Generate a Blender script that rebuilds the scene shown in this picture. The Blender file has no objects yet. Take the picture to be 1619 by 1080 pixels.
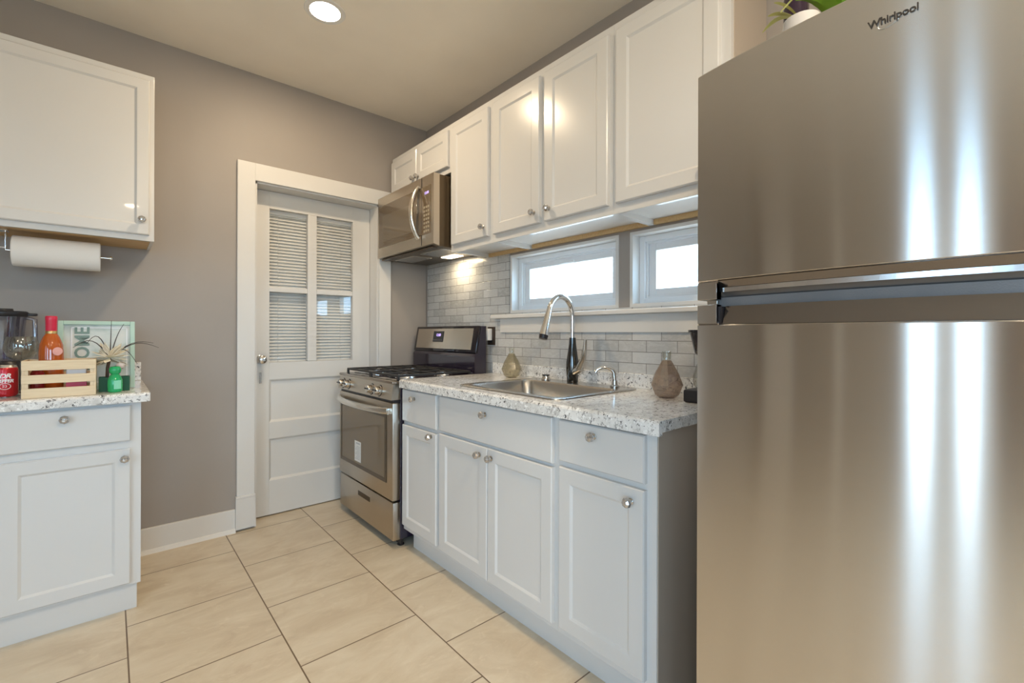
import bpy, bmesh, math, random
from mathutils import Vector, Matrix
random.seed(7)
PI = math.pi
S = bpy.context.scene
COL = S.collection

# ------------------------------------------------------------------ camera
cam_d = bpy.data.cameras.new('camera')
cam = bpy.data.objects.new('camera', cam_d); COL.objects.link(cam)
cam_d.sensor_fit = 'HORIZONTAL'; cam_d.sensor_width = 36.0
cam_d.lens = 725.2 / 1619 * 36.0
cam_d.shift_y = -12.5 / 1619
cam_d.clip_start = 0.02
H = 1.175
cam.matrix_world = (Matrix.Translation((0, 0, H)) @ Matrix.Rotation(math.radians(-41.22), 4, 'Z')
                    @ Matrix.Rotation(math.radians(90), 4, 'X') @ Matrix.Rotation(math.radians(0.16), 4, 'Z'))
S.camera = cam

# ------------------------------------------------------------------ render look / world
S.view_settings.view_transform = 'Standard'
S.view_settings.look = 'None'
S.view_settings.gamma = 1.0
S.view_settings.use_curve_mapping = False
S.view_settings.exposure = -0.04
S.render.engine = 'CYCLES'
S.cycles.use_denoising = True
S.cycles.max_bounces = 10
S.cycles.diffuse_bounces = 6
S.cycles.glossy_bounces = 5
S.cycles.transparent_max_bounces = 16
S.cycles.sample_clamp_indirect = 6.0
S.cycles.caustics_reflective = False
S.cycles.caustics_refractive = False
WORLD_STRENGTH = 15.0
w = bpy.data.worlds.new('daylight'); S.world = w; w.use_nodes = True
bg = w.node_tree.nodes['Background']
# blue-white sky above the horizon, dimmer sunlit ground below it
_n = w.node_tree.nodes; _l = w.node_tree.links
_tc = _n.new('ShaderNodeTexCoord'); _sx = _n.new('ShaderNodeSeparateXYZ'); _rp = _n.new('ShaderNodeValToRGB')
_l.new(_tc.outputs['Generated'], _sx.inputs[0])
_mr = _n.new('ShaderNodeMapRange'); _mr.inputs[1].default_value = -1.0; _mr.inputs[2].default_value = 1.0
_l.new(_sx.outputs['Z'], _mr.inputs[0]); _l.new(_mr.outputs[0], _rp.inputs[0])
_rp.color_ramp.elements[0].position = 0.47; _rp.color_ramp.elements[0].color = (0.31, 0.34, 0.345, 1)
_rp.color_ramp.elements[1].position = 0.51; _rp.color_ramp.elements[1].color = (0.44, 0.72, 1.0, 1)
_l.new(_rp.outputs[0], bg.inputs['Color'])
bg.inputs['Strength'].default_value = WORLD_STRENGTH

LAMP_COL = (1.0, 0.77, 0.50)
HOOD_W = 1.6
LEFT_PORTALS = [((-2.62, 0.56, 1.12), 0.36, 2.0), ((-2.62, 0.02, 1.12), 0.30, 2.0)]
def portal(loc, rot, sx, sy):
    d = bpy.data.lights.new('window_portal', 'AREA'); d.shape = 'RECTANGLE'; d.size = sx; d.size_y = sy
    d.cycles.is_portal = True
    o = bpy.data.objects.new('window_portal', d); COL.objects.link(o)
    o.location = loc; o.rotation_euler = rot
portal((2.02, 1.72, 1.476), (0, PI / 2, 0), 0.36, 0.80)
portal((2.02, 0.86, 1.476), (0, PI / 2, 0), 0.36, 0.80)

# ------------------------------------------------------------------ material helpers
def new_mat(name):
    m = bpy.data.materials.new(name); m.use_nodes = True
    nt = m.node_tree
    return m, nt, nt.nodes['Principled BSDF']
def sock(nt, s, v):
    if hasattr(v, 'links') or isinstance(v, bpy.types.NodeSocket): nt.links.new(v, s)
    else: s.default_value = v
def pm(name, col, rough=0.5, metal=0.0, coat=0.0, trans=0.0, emis=None, estr=0.0, ior=1.45, spec=0.5):
    m, nt, b = new_mat(name)
    b.inputs['Base Color'].default_value = (*col, 1)
    b.inputs['Roughness'].default_value = rough
    b.inputs['Metallic'].default_value = metal
    b.inputs['Coat Weight'].default_value = coat
    b.inputs['Coat Roughness'].default_value = 0.08
    b.inputs['Transmission Weight'].default_value = trans
    b.inputs['IOR'].default_value = ior
    b.inputs['Specular IOR Level'].default_value = spec
    if emis:
        b.inputs['Emission Color'].default_value = (*emis, 1)
        b.inputs['Emission Strength'].default_value = estr
    return m
def N(nt, t, **kw):
    n = nt.nodes.new(t)
    for k, v in kw.items(): setattr(n, k, v)
    return n
def ramp(nt, fac, stops, interp='LINEAR'):
    r = N(nt, 'ShaderNodeValToRGB'); cr = r.color_ramp; cr.interpolation = interp
    while len(cr.elements) > 1: cr.elements.remove(cr.elements[-1])
    cr.elements[0].position = stops[0][0]; cr.elements[0].color = (*stops[0][1], 1)
    for p, c in stops[1:]:
        e = cr.elements.new(p); e.color = (*c, 1)
    nt.links.new(fac, r.inputs[0]); return r.outputs[0]
def coords(nt, kind='Object', scale=(1, 1, 1), rot=(0, 0, 0), loc=(0, 0, 0)):
    tc = N(nt, 'ShaderNodeTexCoord'); mp = N(nt, 'ShaderNodeMapping')
    mp.inputs['Scale'].default_value = scale; mp.inputs['Rotation'].default_value = rot; mp.inputs['Location'].default_value = loc
    nt.links.new(tc.outputs[kind], mp.inputs[0]); return mp.outputs[0]
def noise(nt, vec, scale, detail=3, rough=0.5, dist=0.0):
    n = N(nt, 'ShaderNodeTexNoise'); n.inputs['Scale'].default_value = scale
    n.inputs['Detail'].default_value = detail; n.inputs['Roughness'].default_value = rough
    n.inputs['Distortion'].default_value = dist
    nt.links.new(vec, n.inputs['Vector']); return n.outputs['Fac']
def mix(nt, fac, a, b, mode='MIX'):
    n = N(nt, 'ShaderNodeMix', data_type='RGBA', blend_type=mode)
    sock(nt, n.inputs[0], fac)
    for s, v in ((n.inputs[6], a), (n.inputs[7], b)):
        if isinstance(v, tuple): s.default_value = (*v, 1)
        else: nt.links.new(v, s)
    return n.outputs[2]
def bump(nt, b, h, strength=0.2, dist=0.002):
    n = N(nt, 'ShaderNodeBump'); n.inputs['Strength'].default_value = strength; n.inputs['Distance'].default_value = dist
    nt.links.new(h, n.inputs['Height']); nt.links.new(n.outputs[0], b.inputs['Normal'])

def paint(name, col, rough=0.5, var=0.03, coat=0.0, bscale=120, bstr=0.04):
    m, nt, b = new_mat(name)
    v = coords(nt)
    f = noise(nt, v, 2.5, 4)
    lo = tuple(c * (1 - var) for c in col); hi = tuple(min(1, c * (1 + var)) for c in col)
    nt.links.new(ramp(nt, f, [(0.3, lo), (0.7, hi)]), b.inputs['Base Color'])
    b.inputs['Roughness'].default_value = rough; b.inputs['Coat Weight'].default_value = coat
    bump(nt, b, noise(nt, v, bscale, 2), bstr, 0.001)
    return m

TAUPE = paint('taupe_wall_paint', (0.350, 0.315, 0.285), 0.55)
CEIL = paint('ceiling_paint', (0.92, 0.85, 0.74), 0.7)
WHITE = paint('white_cabinet_paint', (0.655, 0.645, 0.63), 0.22, 0.012, 0.25, 60, 0.03)
TRIM = paint('white_trim_paint', (0.70, 0.685, 0.66), 0.38, 0.015, 0.0, 40, 0.05)
DOORP = paint('old_door_paint', (0.70, 0.68, 0.645), 0.36, 0.02, 0.0, 30, 0.08)
VINYL = pm('white_vinyl', (0.82, 0.84, 0.86), 0.35)
END = paint('taupe_panel_paint', (0.46, 0.39, 0.32), 0.45)
WOOD = None
def wood(name, c1, c2, scale=(3, 40, 40), rough=0.5):
    m, nt, b = new_mat(name)
    f = noise(nt, coords(nt, 'Object', scale), 2.0, 5, 0.6, 1.2)
    nt.links.new(ramp(nt, f, [(0.3, c1), (0.7, c2)]), b.inputs['Base Color'])
    b.inputs['Roughness'].default_value = rough
    return m
WOOD = wood('raw_cabinet_wood', (0.52, 0.34, 0.15), (0.66, 0.46, 0.23))
CRATE = wood('pine_crate_wood', (0.72, 0.56, 0.36), (0.82, 0.67, 0.46), (4, 50, 50), 0.6)

def granite():
    m, nt, b = new_mat('speckled_stone_laminate')
    v = coords(nt)
    base = ramp(nt, noise(nt, v, 14, 4, 0.6), [(0.35, (0.62, 0.61, 0.59)), (0.55, (0.80, 0.79, 0.77)), (0.75, (0.86, 0.86, 0.85))])
    blot = ramp(nt, noise(nt, v, 48, 5, 0.75, 0.6), [(0.56, (0, 0, 0)), (0.62, (1, 1, 1))])
    c = mix(nt, blot, base, (0.36, 0.35, 0.34))
    spk = ramp(nt, noise(nt, v, 70, 5, 0.75, 0.5), [(0.575, (0, 0, 0)), (0.61, (1, 1, 1))])
    c = mix(nt, spk, c, (0.05, 0.05, 0.055))
    wht = ramp(nt, noise(nt, v, 60, 3, 0.6), [(0.58, (0, 0, 0)), (0.64, (1, 1, 1))])
    c = mix(nt, wht, c, (0.90, 0.90, 0.89))
    nt.links.new(c, b.inputs['Base Color']); b.inputs['Roughness'].default_value = 0.13
    return m
GRANITE = granite()

def floor_mat():
    m, nt, b = new_mat('beige_porcelain_tile')
    tc = N(nt, 'ShaderNodeTexCoord'); sep = N(nt, 'ShaderNodeSeparateXYZ'); cmb = N(nt, 'ShaderNodeCombineXYZ')
    nt.links.new(tc.outputs['Object'], sep.inputs[0])
    def add(s, k):
        n = N(nt, 'ShaderNodeMath', operation='ADD'); nt.links.new(s, n.inputs[0]); n.inputs[1].default_value = k; return n.outputs[0]
    P = 0.456
    # rows step along X (grout lines at x = 0.051, 0.507, 0.963), bricks run along Y
    nt.links.new(add(sep.outputs['Y'], -2.387 + P * 20.5), cmb.inputs['X'])
    nt.links.new(add(sep.outputs['X'], -0.051 + P * 20), cmb.inputs['Y'])
    def bricks(mortar):
        br = N(nt, 'ShaderNodeTexBrick', offset=0.5, offset_frequency=2)
        br.inputs['Scale'].default_value = 1.0
        br.inputs['Brick Width'].default_value = P; br.inputs['Row Height'].default_value = P
        br.inputs['Mortar Size'].default_value = mortar; br.inputs['Mortar Smooth'].default_value = 0.1
        br.inputs['Color1'].default_value = (0, 0, 0, 1); br.inputs['Color2'].default_value = (1, 1, 1, 1)
        br.inputs['Bias'].default_value = 0.0
        nt.links.new(cmb.outputs[0], br.inputs['Vector']); return br
    br = bricks(0.0026)
    # each tile gets its own shifted veining
    off = N(nt, 'ShaderNodeVectorMath', operation='SCALE'); off.inputs['Scale'].default_value = 3.7
    nt.links.new(br.outputs['Color'], off.inputs[0])
    va = N(nt, 'ShaderNodeVectorMath', operation='ADD'); nt.links.new(tc.outputs['Object'], va.inputs[0]); nt.links.new(off.outputs[0], va.inputs[1])
    mp = N(nt, 'ShaderNodeMapping'); mp.inputs['Scale'].default_value = (1.0, 2.2, 1); mp.inputs['Rotation'].default_value = (0, 0, 0.5)
    nt.links.new(va.outputs[0], mp.inputs[0])
    f1 = noise(nt, mp.outputs[0], 3.2, 6, 0.62, 1.1)
    base = ramp(nt, f1, [(0.30, (0.55, 0.455, 0.335)), (0.5, (0.63, 0.54, 0.41)), (0.72, (0.70, 0.62, 0.49))])
    f2 = noise(nt, mp.outputs[0], 9, 5, 0.7, 1.6)
    c = mix(nt, ramp(nt, f2, [(0.56, (0, 0, 0)), (0.72, (0.45, 0.45, 0.45))]), base, (0.78, 0.70, 0.57))
    c = mix(nt, br.outputs['Fac'], c, (0.17, 0.115, 0.07))
    nt.links.new(c, b.inputs['Base Color'])
    rr = N(nt, 'ShaderNodeMapRange'); nt.links.new(f2, rr.inputs[0]); rr.inputs[3].default_value = 0.30; rr.inputs[4].default_value = 0.42
    nt.links.new(rr.outputs[0], b.inputs['Roughness'])
    inv = N(nt, 'ShaderNodeMath', operation='SUBTRACT'); inv.inputs[0].default_value = 1.0; nt.links.new(br.outputs['Fac'], inv.inputs[1])
    bump(nt, b, inv.outputs[0], 0.35, 0.003)
    return m
FLOOR = floor_mat()

def backsplash_mat():
    m, nt, b = new_mat('grey_glass_subway_tile')
    tc = N(nt, 'ShaderNodeTexCoord'); sep = N(nt, 'ShaderNodeSeparateXYZ'); cmb = N(nt, 'ShaderNodeCombineXYZ')
    nt.links.new(tc.outputs['Object'], sep.inputs[0])
    for src, dst, k in (('Y', 'X', 20 * 0.152 - 1.244), ('Z', 'Y', 20 * 0.0525 - 0.9865)):
        n = N(nt, 'ShaderNodeMath', operation='ADD'); nt.links.new(sep.outputs[src], n.inputs[0]); n.inputs[1].default_value = k
        nt.links.new(n.outputs[0], cmb.inputs[dst])
    br = N(nt, 'ShaderNodeTexBrick', offset=0.5, offset_frequency=2)
    br.inputs['Scale'].default_value = 1.0
    br.inputs['Brick Width'].default_value = 0.152; br.inputs['Row Height'].default_value = 0.0525
    br.inputs['Mortar Size'].default_value = 0.0016; br.inputs['Mortar Smooth'].default_value = 0.2
    br.inputs['Color1'].default_value = (0, 0, 0, 1); br.inputs['Color2'].default_value = (1, 1, 1, 1)
    nt.links.new(cmb.outputs[0], br.inputs['Vector'])
    tone = ramp(nt, br.outputs['Color'], [(0.0, (0.44, 0.435, 0.42)), (0.5, (0.52, 0.515, 0.50)), (1.0, (0.60, 0.595, 0.58))])
    v = coords(nt, 'Object', (1, 1, 2.5))
    tone = mix(nt, ramp(nt, noise(nt, v, 30, 5, 0.7, 0.8), [(0.45, (0, 0, 0)), (0.75, (0.6, 0.6, 0.6))]), tone, (0.70, 0.70, 0.69))
    c = mix(nt, br.outputs['Fac'], tone, (0.22, 0.21, 0.20))
    nt.links.new(c, b.inputs['Base Color']); b.inputs['Roughness'].default_value = 0.14
    inv = N(nt, 'ShaderNodeMath', operation='SUBTRACT'); inv.inputs[0].default_value = 1.0; nt.links.new(br.outputs['Fac'], inv.inputs[1])
    n2 = N(nt, 'ShaderNodeMath', operation='MULTIPLY_ADD'); nt.links.new(noise(nt, v, 40, 4, 0.6), n2.inputs[0]); n2.inputs[1].default_value = 0.5
    nt.links.new(inv.outputs[0], n2.inputs[2])
    bump(nt, b, n2.outputs[0], 0.35, 0.003)
    return m
SPLASH = backsplash_mat()

def steel(name, col=(0.60, 0.585, 0.565), rough=0.28, aniso=0.0, bands=0.0):
    m, nt, b = new_mat(name)
    b.inputs['Metallic'].default_value = 1.0
    v = coords(nt, 'Object', (1, 1, 60))
    f = noise(nt, v, 12, 2)
    lo = tuple(c * 0.97 for c in col)
    nt.links.new(ramp(nt, f, [(0.3, lo), (0.7, col)]), b.inputs['Base Color'])
    b.inputs['Roughness'].default_value = rough
    if aniso:
        b.inputs['Anisotropic'].default_value = aniso
        t = N(nt, 'ShaderNodeTangent', direction_type='RADIAL', axis='Z')
        nt.links.new(t.outputs[0], b.inputs['Tangent'])
        b.inputs['Anisotropic Rotation'].default_value = 0.25
    return m
STEEL = steel('brushed_steel', (0.52, 0.46, 0.385), 0.30)
FRIDGE = steel('fridge_brushed_steel', (0.68, 0.65, 0.62), 0.19, 1.0)
SINKM = steel('sink_steel', (0.60, 0.57, 0.53), 0.25)
CHROME = pm('chrome', (0.78, 0.77, 0.76), 0.07, 1.0)
NICKEL = pm('brushed_nickel', (0.58, 0.55, 0.51), 0.22, 1.0)
BLACK = pm('black_plastic', (0.018, 0.016, 0.018), 0.35)
GLOSSK = pm('black_gloss', (0.012, 0.010, 0.014), 0.08)
ENAMEL = pm('black_enamel', (0.022, 0.015, 0.028), 0.12, coat=0.5)
IRON = pm('cast_iron', (0.03, 0.028, 0.027), 0.5)
DGREY = pm('dark_grey_plastic', (0.10, 0.10, 0.105), 0.4)
GASKET = paint('textured_dark_plastic', (0.13, 0.13, 0.135), 0.6, 0.4, 0, 400, 0.6)
OVENG = pm('oven_window_glass', (0.16, 0.11, 0.06), 0.06, spec=0.9)
MWG = pm('microwave_window_glass', (0.13, 0.095, 0.06), 0.06, spec=0.9)
PAPER = paint('paper_towel', (0.84, 0.81, 0.77), 0.9, 0.02, 0, 150, 0.25)
LABELP = pm('label_paper', (0.80, 0.79, 0.76), 0.7)
GREYINK = pm('grey_ink', (0.45, 0.46, 0.47), 0.7)
WPLAST = pm('white_plastic', (0.82, 0.80, 0.76), 0.3)
RED = pm('red_foil', (0.62, 0.02, 0.06), 0.28, coat=0.3)
CANRED = pm('soda_can_red', (0.50, 0.012, 0.02), 0.22, 0.3, coat=0.4)
ALU = pm('aluminium', (0.75, 0.75, 0.76), 0.25, 1.0)
INKW = pm('white_ink', (0.85, 0.85, 0.86), 0.4)
GREENP = pm('green_glass', (0.01, 0.36, 0.12), 0.12, coat=0.5)
MINT = pm('mint_label', (0.25, 0.66, 0.45), 0.5)
DGREEN = pm('dark_green_card', (0.006, 0.085, 0.035), 0.5)
CREAM = pm('cream_petal', (0.82, 0.75, 0.60), 0.7)
TWIG = pm('dark_twig', (0.07, 0.06, 0.055), 0.7)
VASEB = pm('brown_stem_vase', (0.09, 0.05, 0.035), 0.3)
LEAF = pm('leaf_green', (0.16, 0.30, 0.02), 0.4)
LEAFY = pm('pale_leaf', (0.48, 0.46, 0.14), 0.45)
PURPLE = pm('dark_purple_glass', (0.018, 0.006, 0.02), 0.08, coat=0.4)
HOUSE = pm('pale_siding', (0.80, 0.80, 0.78), 0.7)
EAVE = pm('eave_boards', (0.21, 0.20, 0.185), 0.7)
LENS = pm('lamp_lens', (1, 1, 1), 0.5, emis=(1.0, 0.92, 0.80), estr=30.0)
HOODLENS = pm('hood_lamp_lens', (1, 1, 1), 0.5, emis=(1.0, 0.85, 0.60), estr=6.0)
DISPLAY = pm('lit_display', (0.02, 0.02, 0.03), 0.2, emis=(0.55, 0.40, 0.95), estr=2.5)
BLIND = pm('blind_slat', (0.86, 0.85, 0.81), 0.5)

def thin_glass(name, tint=(1, 1, 1), refl=0.08, rough=0.02, dens=0.0, body=(0.5, 0.5, 0.5)):
    m = bpy.data.materials.new(name); m.use_nodes = True; nt = m.node_tree
    for n in list(nt.nodes): nt.nodes.remove(n)
    out = N(nt, 'ShaderNodeOutputMaterial'); tr = N(nt, 'ShaderNodeBsdfTransparent'); gl = N(nt, 'ShaderNodeBsdfGlossy')
    tr.inputs[0].default_value = (*tint, 1); gl.inputs['Roughness'].default_value = rough
    lw = N(nt, 'ShaderNodeLayerWeight'); lw.inputs['Blend'].default_value = 0.5
    pw = N(nt, 'ShaderNodeMath', operation='POWER'); nt.links.new(lw.outputs['Facing'], pw.inputs[0]); pw.inputs[1].default_value = 4.0
    mr = N(nt, 'ShaderNodeMapRange'); nt.links.new(pw.outputs[0], mr.inputs[0])
    mr.inputs[3].default_value = refl; mr.inputs[4].default_value = 0.9
    mx = N(nt, 'ShaderNodeMixShader'); nt.links.new(mr.outputs[0], mx.inputs[0])
    last = tr.outputs[0]
    if dens:
        df = N(nt, 'ShaderNodeBsdfDiffuse'); df.inputs[0].default_value = (*body, 1)
        m2 = N(nt, 'ShaderNodeMixShader'); m2.inputs[0].default_value = dens
        nt.links.new(tr.outputs[0], m2.inputs[1]); nt.links.new(df.outputs[0], m2.inputs[2]); last = m2.outputs[0]
    nt.links.new(last, mx.inputs[1]); nt.links.new(gl.outputs[0], mx.inputs[2]); nt.links.new(mx.outputs[0], out.inputs[0])
    return m
PANE = thin_glass('window_pane_glass', (0.99, 0.99, 0.99), 0.045)
TINTED = thin_glass('tinted_pane_glass', (0.86, 0.87, 0.88), 0.045)
CLEAR = thin_glass('clear_glass', (0.93, 0.93, 0.90), 0.10)
SMOKE = thin_glass('smoked_rose_glass', (0.72, 0.62, 0.55), 0.14, 0.05, 0.16, (0.50, 0.40, 0.32))
AMBERG = thin_glass('pale_amber_glass', (0.74, 0.70, 0.58), 0.14, 0.05, 0.16, (0.45, 0.40, 0.28))
JARG = thin_glass('blender_jar_glass', (0.66, 0.65, 0.72), 0.16, 0.04, 0.06, (0.4, 0.4, 0.46))
BRANDY = pm('amber_liquor_glass', (0.46, 0.095, 0.012), 0.08, coat=0.6)
CRYSTAL = pm('crystal_knob', (0.55, 0.54, 0.53), 0.05, 0.75)

# ------------------------------------------------------------------ geometry helpers
class MB:
    def __init__(s): s.bm = bmesh.new()
    def _xf(s, vs, M):
        for v in vs: v.co = M @ v.co
    def box(s, x0, x1, y0, y1, z0, z1, bev=0.0, seg=2, M=None):
        t = bmesh.new(); bmesh.ops.create_cube(t, size=1)
        for v in t.verts: v.co = Vector(((x0 + x1) / 2 + v.co.x * (x1 - x0), (y0 + y1) / 2 + v.co.y * (y1 - y0), (z0 + z1) / 2 + v.co.z * (z1 - z0)))
        if bev:
            b = min(bev, 0.49 * min(abs(x1 - x0), abs(y1 - y0), abs(z1 - z0)))
            bmesh.ops.bevel(t, geom=list(t.edges), offset=b, segments=seg, profile=0.5, affect='EDGES')
        s.merge(t, M); return s
    def merge(s, t, M=None):
        if M is not None: bmesh.ops.transform(t, matrix=M, verts=t.verts)
        me = bpy.data.meshes.new('t'); t.to_mesh(me); t.free(); s.bm.from_mesh(me); bpy.data.meshes.remove(me)
    def lathe(s, prof, c=(0, 0, 0), seg=32, axis='Z', cap=True, M=None):
        t = bmesh.new(); rings = []
        for r, h in prof:
            ring = []
            if r < 1e-6: ring = [t.verts.new((0, 0, h))]
            else:
                for i in range(seg):
                    a = 2 * PI * i / seg; ring.append(t.verts.new((r * math.cos(a), r * math.sin(a), h)))
            rings.append(ring)
        for a, b in zip(rings, rings[1:]):
            n = max(len(a), len(b))
            for i in range(n):
                j = (i + 1) % n
                if len(a) == 1 and len(b) == 1: continue
                if len(a) == 1: t.faces.new((a[0], b[j], b[i]))
                elif len(b) == 1: t.faces.new((a[i], a[j], b[0]))
                else: t.faces.new((a[i], a[j], b[j], b[i]))
        if cap:
            for r_, flip in ((rings[0], True), (rings[-1], False)):
                if len(r_) > 2: t.faces.new(r_[::-1] if flip else r_)
        R = {'Z': Matrix.Identity(4), 'X': Matrix.Rotation(PI / 2, 4, 'Y'), '-X': Matrix.Rotation(-PI / 2, 4, 'Y'),
             'Y': Matrix.Rotation(-PI / 2, 4, 'X'), '-Y': Matrix.Rotation(PI / 2, 4, 'X')}[axis]
        M2 = Matrix.Translation(c) @ R
        if M is not None: M2 = M @ M2
        bmesh.ops.recalc_face_normals(t, faces=t.faces)
        s.merge(t, M2); return s
    def cyl(s, c, r, h, axis='Z', seg=32, r2=None):
        return s.lathe([(r, 0), (r if r2 is None else r2, h)], c, seg, axis)
    def tube(s, pts, r, seg=12, radii=None, flat=1.0, up=None):
        t = bmesh.new(); pts = [Vector(p) for p in pts]; rings = []
        n0 = None
        for i, p in enumerate(pts):
            d = (pts[min(i + 1, len(pts) - 1)] - pts[max(i - 1, 0)]).normalized()
            if n0 is None:
                ref = Vector(up) if up else (Vector((0, 0, 1)) if abs(d.z) < 0.9 else Vector((1, 0, 0)))
                n0 = (ref - d * ref.dot(d)).normalized()
            else: n0 = (n0 - d * n0.dot(d)).normalized()
            bnm = d.cross(n0); rr = radii[i] if radii else r
            rings.append([t.verts.new(p + n0 * rr * math.cos(2 * PI * k / seg) * flat + bnm * rr * math.sin(2 * PI * k / seg)) for k in range(seg)])
        for a, b in zip(rings, rings[1:]):
            for k in range(seg): t.faces.new((a[k], a[(k + 1) % seg], b[(k + 1) % seg], b[k]))
        t.faces.new(rings[0][::-1]); t.faces.new(rings[-1])
        bmesh.ops.recalc_face_normals(t, faces=t.faces)
        s.merge(t); return s
    def prism(s, poly, axis, a, b, M=None):
        """poly: 2D points; extruded along axis from a to b. axis X: (y,z); Y: (x,z); Z: (x,y)"""
        t = bmesh.new()
        def P(p, k): return {'X': (k, p[0], p[1]), 'Y': (p[0], k, p[1]), 'Z': (p[0], p[1], k)}[axis]
        A = [t.verts.new(P(p, a)) for p in poly]; B = [t.verts.new(P(p, b)) for p in poly]
        t.faces.new(A); t.faces.new(B[::-1]); n = len(poly)
        for i in range(n): t.faces.new((A[i], B[i], B[(i + 1) % n], A[(i + 1) % n]))
        bmesh.ops.recalc_face_normals(t, faces=t.faces)
        s.merge(t, M); return s
    def quads(s, verts, faces, M=None):
        t = bmesh.new(); vs = [t.verts.new(v) for v in verts]
        for f in faces: t.faces.new([vs[i] for i in f])
        bmesh.ops.recalc_face_normals(t, faces=t.faces); s.merge(t, M); return s
    def mesh(s, me, M=None):
        t = bmesh.new(); t.from_mesh(me); s.merge(t, M); return s

def tag(o, label=None, cat=None, group=None, kind=None):
    if label: o['label'] = label
    if cat: o['category'] = cat
    if group: o['group'] = group
    if kind: o['kind'] = kind
    return o
def thing(name, loc, label, cat, group=None, kind=None):
    o = bpy.data.objects.new(name, None); COL.objects.link(o); o.location = loc; o.empty_display_size = 0.05
    return tag(o, label, cat, group, kind)
def root_loc(o):
    v = Vector((0, 0, 0))
    while o is not None: v += o.location; o = o.parent
    return v
def obj(name, mb, mat, parent=None, smooth=False, origin=None, angle=40):
    """world-space mesh -> one object; part meshes are kept relative to their thing"""
    me = bpy.data.meshes.new(name)
    off = root_loc(parent) if parent is not None else Vector(origin if origin is not None else (0, 0, 0))
    bmesh.ops.translate(mb.bm, verts=mb.bm.verts, vec=-off)
    mb.bm.to_mesh(me); mb.bm.free()
    for m in (mat if isinstance(mat, (list, tuple)) else [mat]): me.materials.append(m)
    if smooth:
        for p in me.polygons: p.use_smooth = True
        try: me.set_sharp_from_angle(angle=math.radians(angle))
        except Exception: pass
    o = bpy.data.objects.new(name, me); COL.objects.link(o)
    if parent is not None: o.parent = parent
    else: o.location = off
    return o
def struct(name, mb, mat, parent=None, label=None, smooth=False):
    o = obj(name, mb, mat, parent, smooth)
    if parent is None: tag(o, label, kind='structure')
    return o
def text_mesh(s, size, extrude=0.001, spacing=1.0, shear=0.0, bold=0.0):
    c = bpy.data.curves.new('t', 'FONT'); c.body = s; c.size = size; c.extrude = extrude; c.space_character = spacing
    c.shear = shear; c.offset = bold
    c.align_x = 'CENTER'; c.align_y = 'CENTER'; c.resolution_u = 3
    o = bpy.data.objects.new('t', c); COL.objects.link(o)
    bpy.context.view_layer.update()
    me = bpy.data.meshes.new_from_object(o)
    bpy.data.objects.remove(o); bpy.data.curves.remove(c)
    return me
# orientation of a flat front: local x = right, y = up, z = out of the face
def face_mX(x, y, z):   # front faces -X, right (seen from the room) is -Y
    return Matrix(((0, 0, -1, x), (-1, 0, 0, y), (0, 1, 0, z), (0, 0, 0, 1)))
def face_mY(x, y, z):   # front faces -Y, right is +X
    return Matrix(((1, 0, 0, x), (0, 0, -1, y), (0, 1, 0, z), (0, 0, 0, 1)))

def panel_front(w, h, t, M, stile=0.055, depth=0.007, slope=0.009, edge=0.004, flat=False):
    """cabinet door: bottom-left corner at M origin, t thick towards the room, recessed bevelled panel"""
    mb = MB()
    rings = [(0, 0), (0, t - edge), (edge, t)]
    if flat: rings += [(0.010, t)]
    else: rings += [(stile, t), (stile + slope, t - depth)]
    vs, fs = [], []
    for ins, z in rings: vs += [(ins, ins, z), (w - ins, ins, z), (w - ins, h - ins, z), (ins, h - ins, z)]
    for k in range(len(rings) - 1):
        for i in range(4): fs.append((4 * k + i, 4 * k + (i + 1) % 4, 4 * k + 4 + (i + 1) % 4, 4 * k + 4 + i))
    L = 4 * (len(rings) - 1); fs.append((L, L + 1, L + 2, L + 3)); fs.append((3, 2, 1, 0))
    mb.quads(vs, fs, M); return mb
def knob(M, parent):
    mb = MB()
    prof = [(0.010, 0), (0.010, 0.003), (0.005, 0.006), (0.005, 0.013)]
    mb.lathe(prof, (0, 0, 0), 20, 'Z', True, M)
    k = obj('knob', mb, NICKEL, parent, True)
    m2 = MB()
    m2.lathe([(0.006, 0.012), (0.0145, 0.017), (0.0165, 0.023), (0.0135, 0.030), (0.007, 0.034), (0, 0.0345)], (0, 0, 0), 8, 'Z', True, M)
    tag(obj('crystal', m2, CRYSTAL, k), 'faceted clear crystal knob head')
    return k

# ================================================================== ROOM SHELL
XW, YB, ZC = 1.845, 3.12, 2.744
XL, YR = -2.60, -3.60
def wall_box(name, b, mat, label): return struct(name, b, mat, None, label)
struct('floor', MB().box(XL - 0.15, XW + 0.15, YR - 0.15, YB + 0.15, -0.10, 0.0), FLOOR, label='beige square tile floor laid in running bond')
struct('ceiling', MB().box(XL - 0.15, XW + 0.15, YR - 0.15, YB + 0.15, ZC, ZC + 0.1), CEIL, label='plain off white ceiling')
DX0, DX1, DZ1 = 0.658, 1.452, 2.095     # door opening
DEEP = 0.130                             # reveal depth to the door face
b = MB()
b.box(XL, DX0, YB, YB + 0.15, 0, ZC).box(DX1, XW + 0.15, YB, YB + 0.15, 0, ZC).box(DX0, DX1, YB, YB + 0.15, DZ1, ZC)
struct('wall_back', b, TAUPE, label='taupe painted wall with the white door')
WIN = [(1.324, 2.117), (0.466, 1.259)]; WZ0, WZ1 = 1.300, 1.652
b = MB()
b.box(XW, XW + 0.15, YR, YB, 0, WZ0).box(XW, XW + 0.15, YR, YB, WZ1, ZC)
b.box(XW, XW + 0.15, WIN[0][1], YB, WZ0, WZ1).box(XW, XW + 0.15, WIN[1][1], WIN[0][0], WZ0, WZ1).box(XW, XW + 0.15, YR, WIN[1][0], WZ0, WZ1)
struct('wall_right', b, TAUPE, label='taupe painted wall holding the sink windows')
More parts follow.
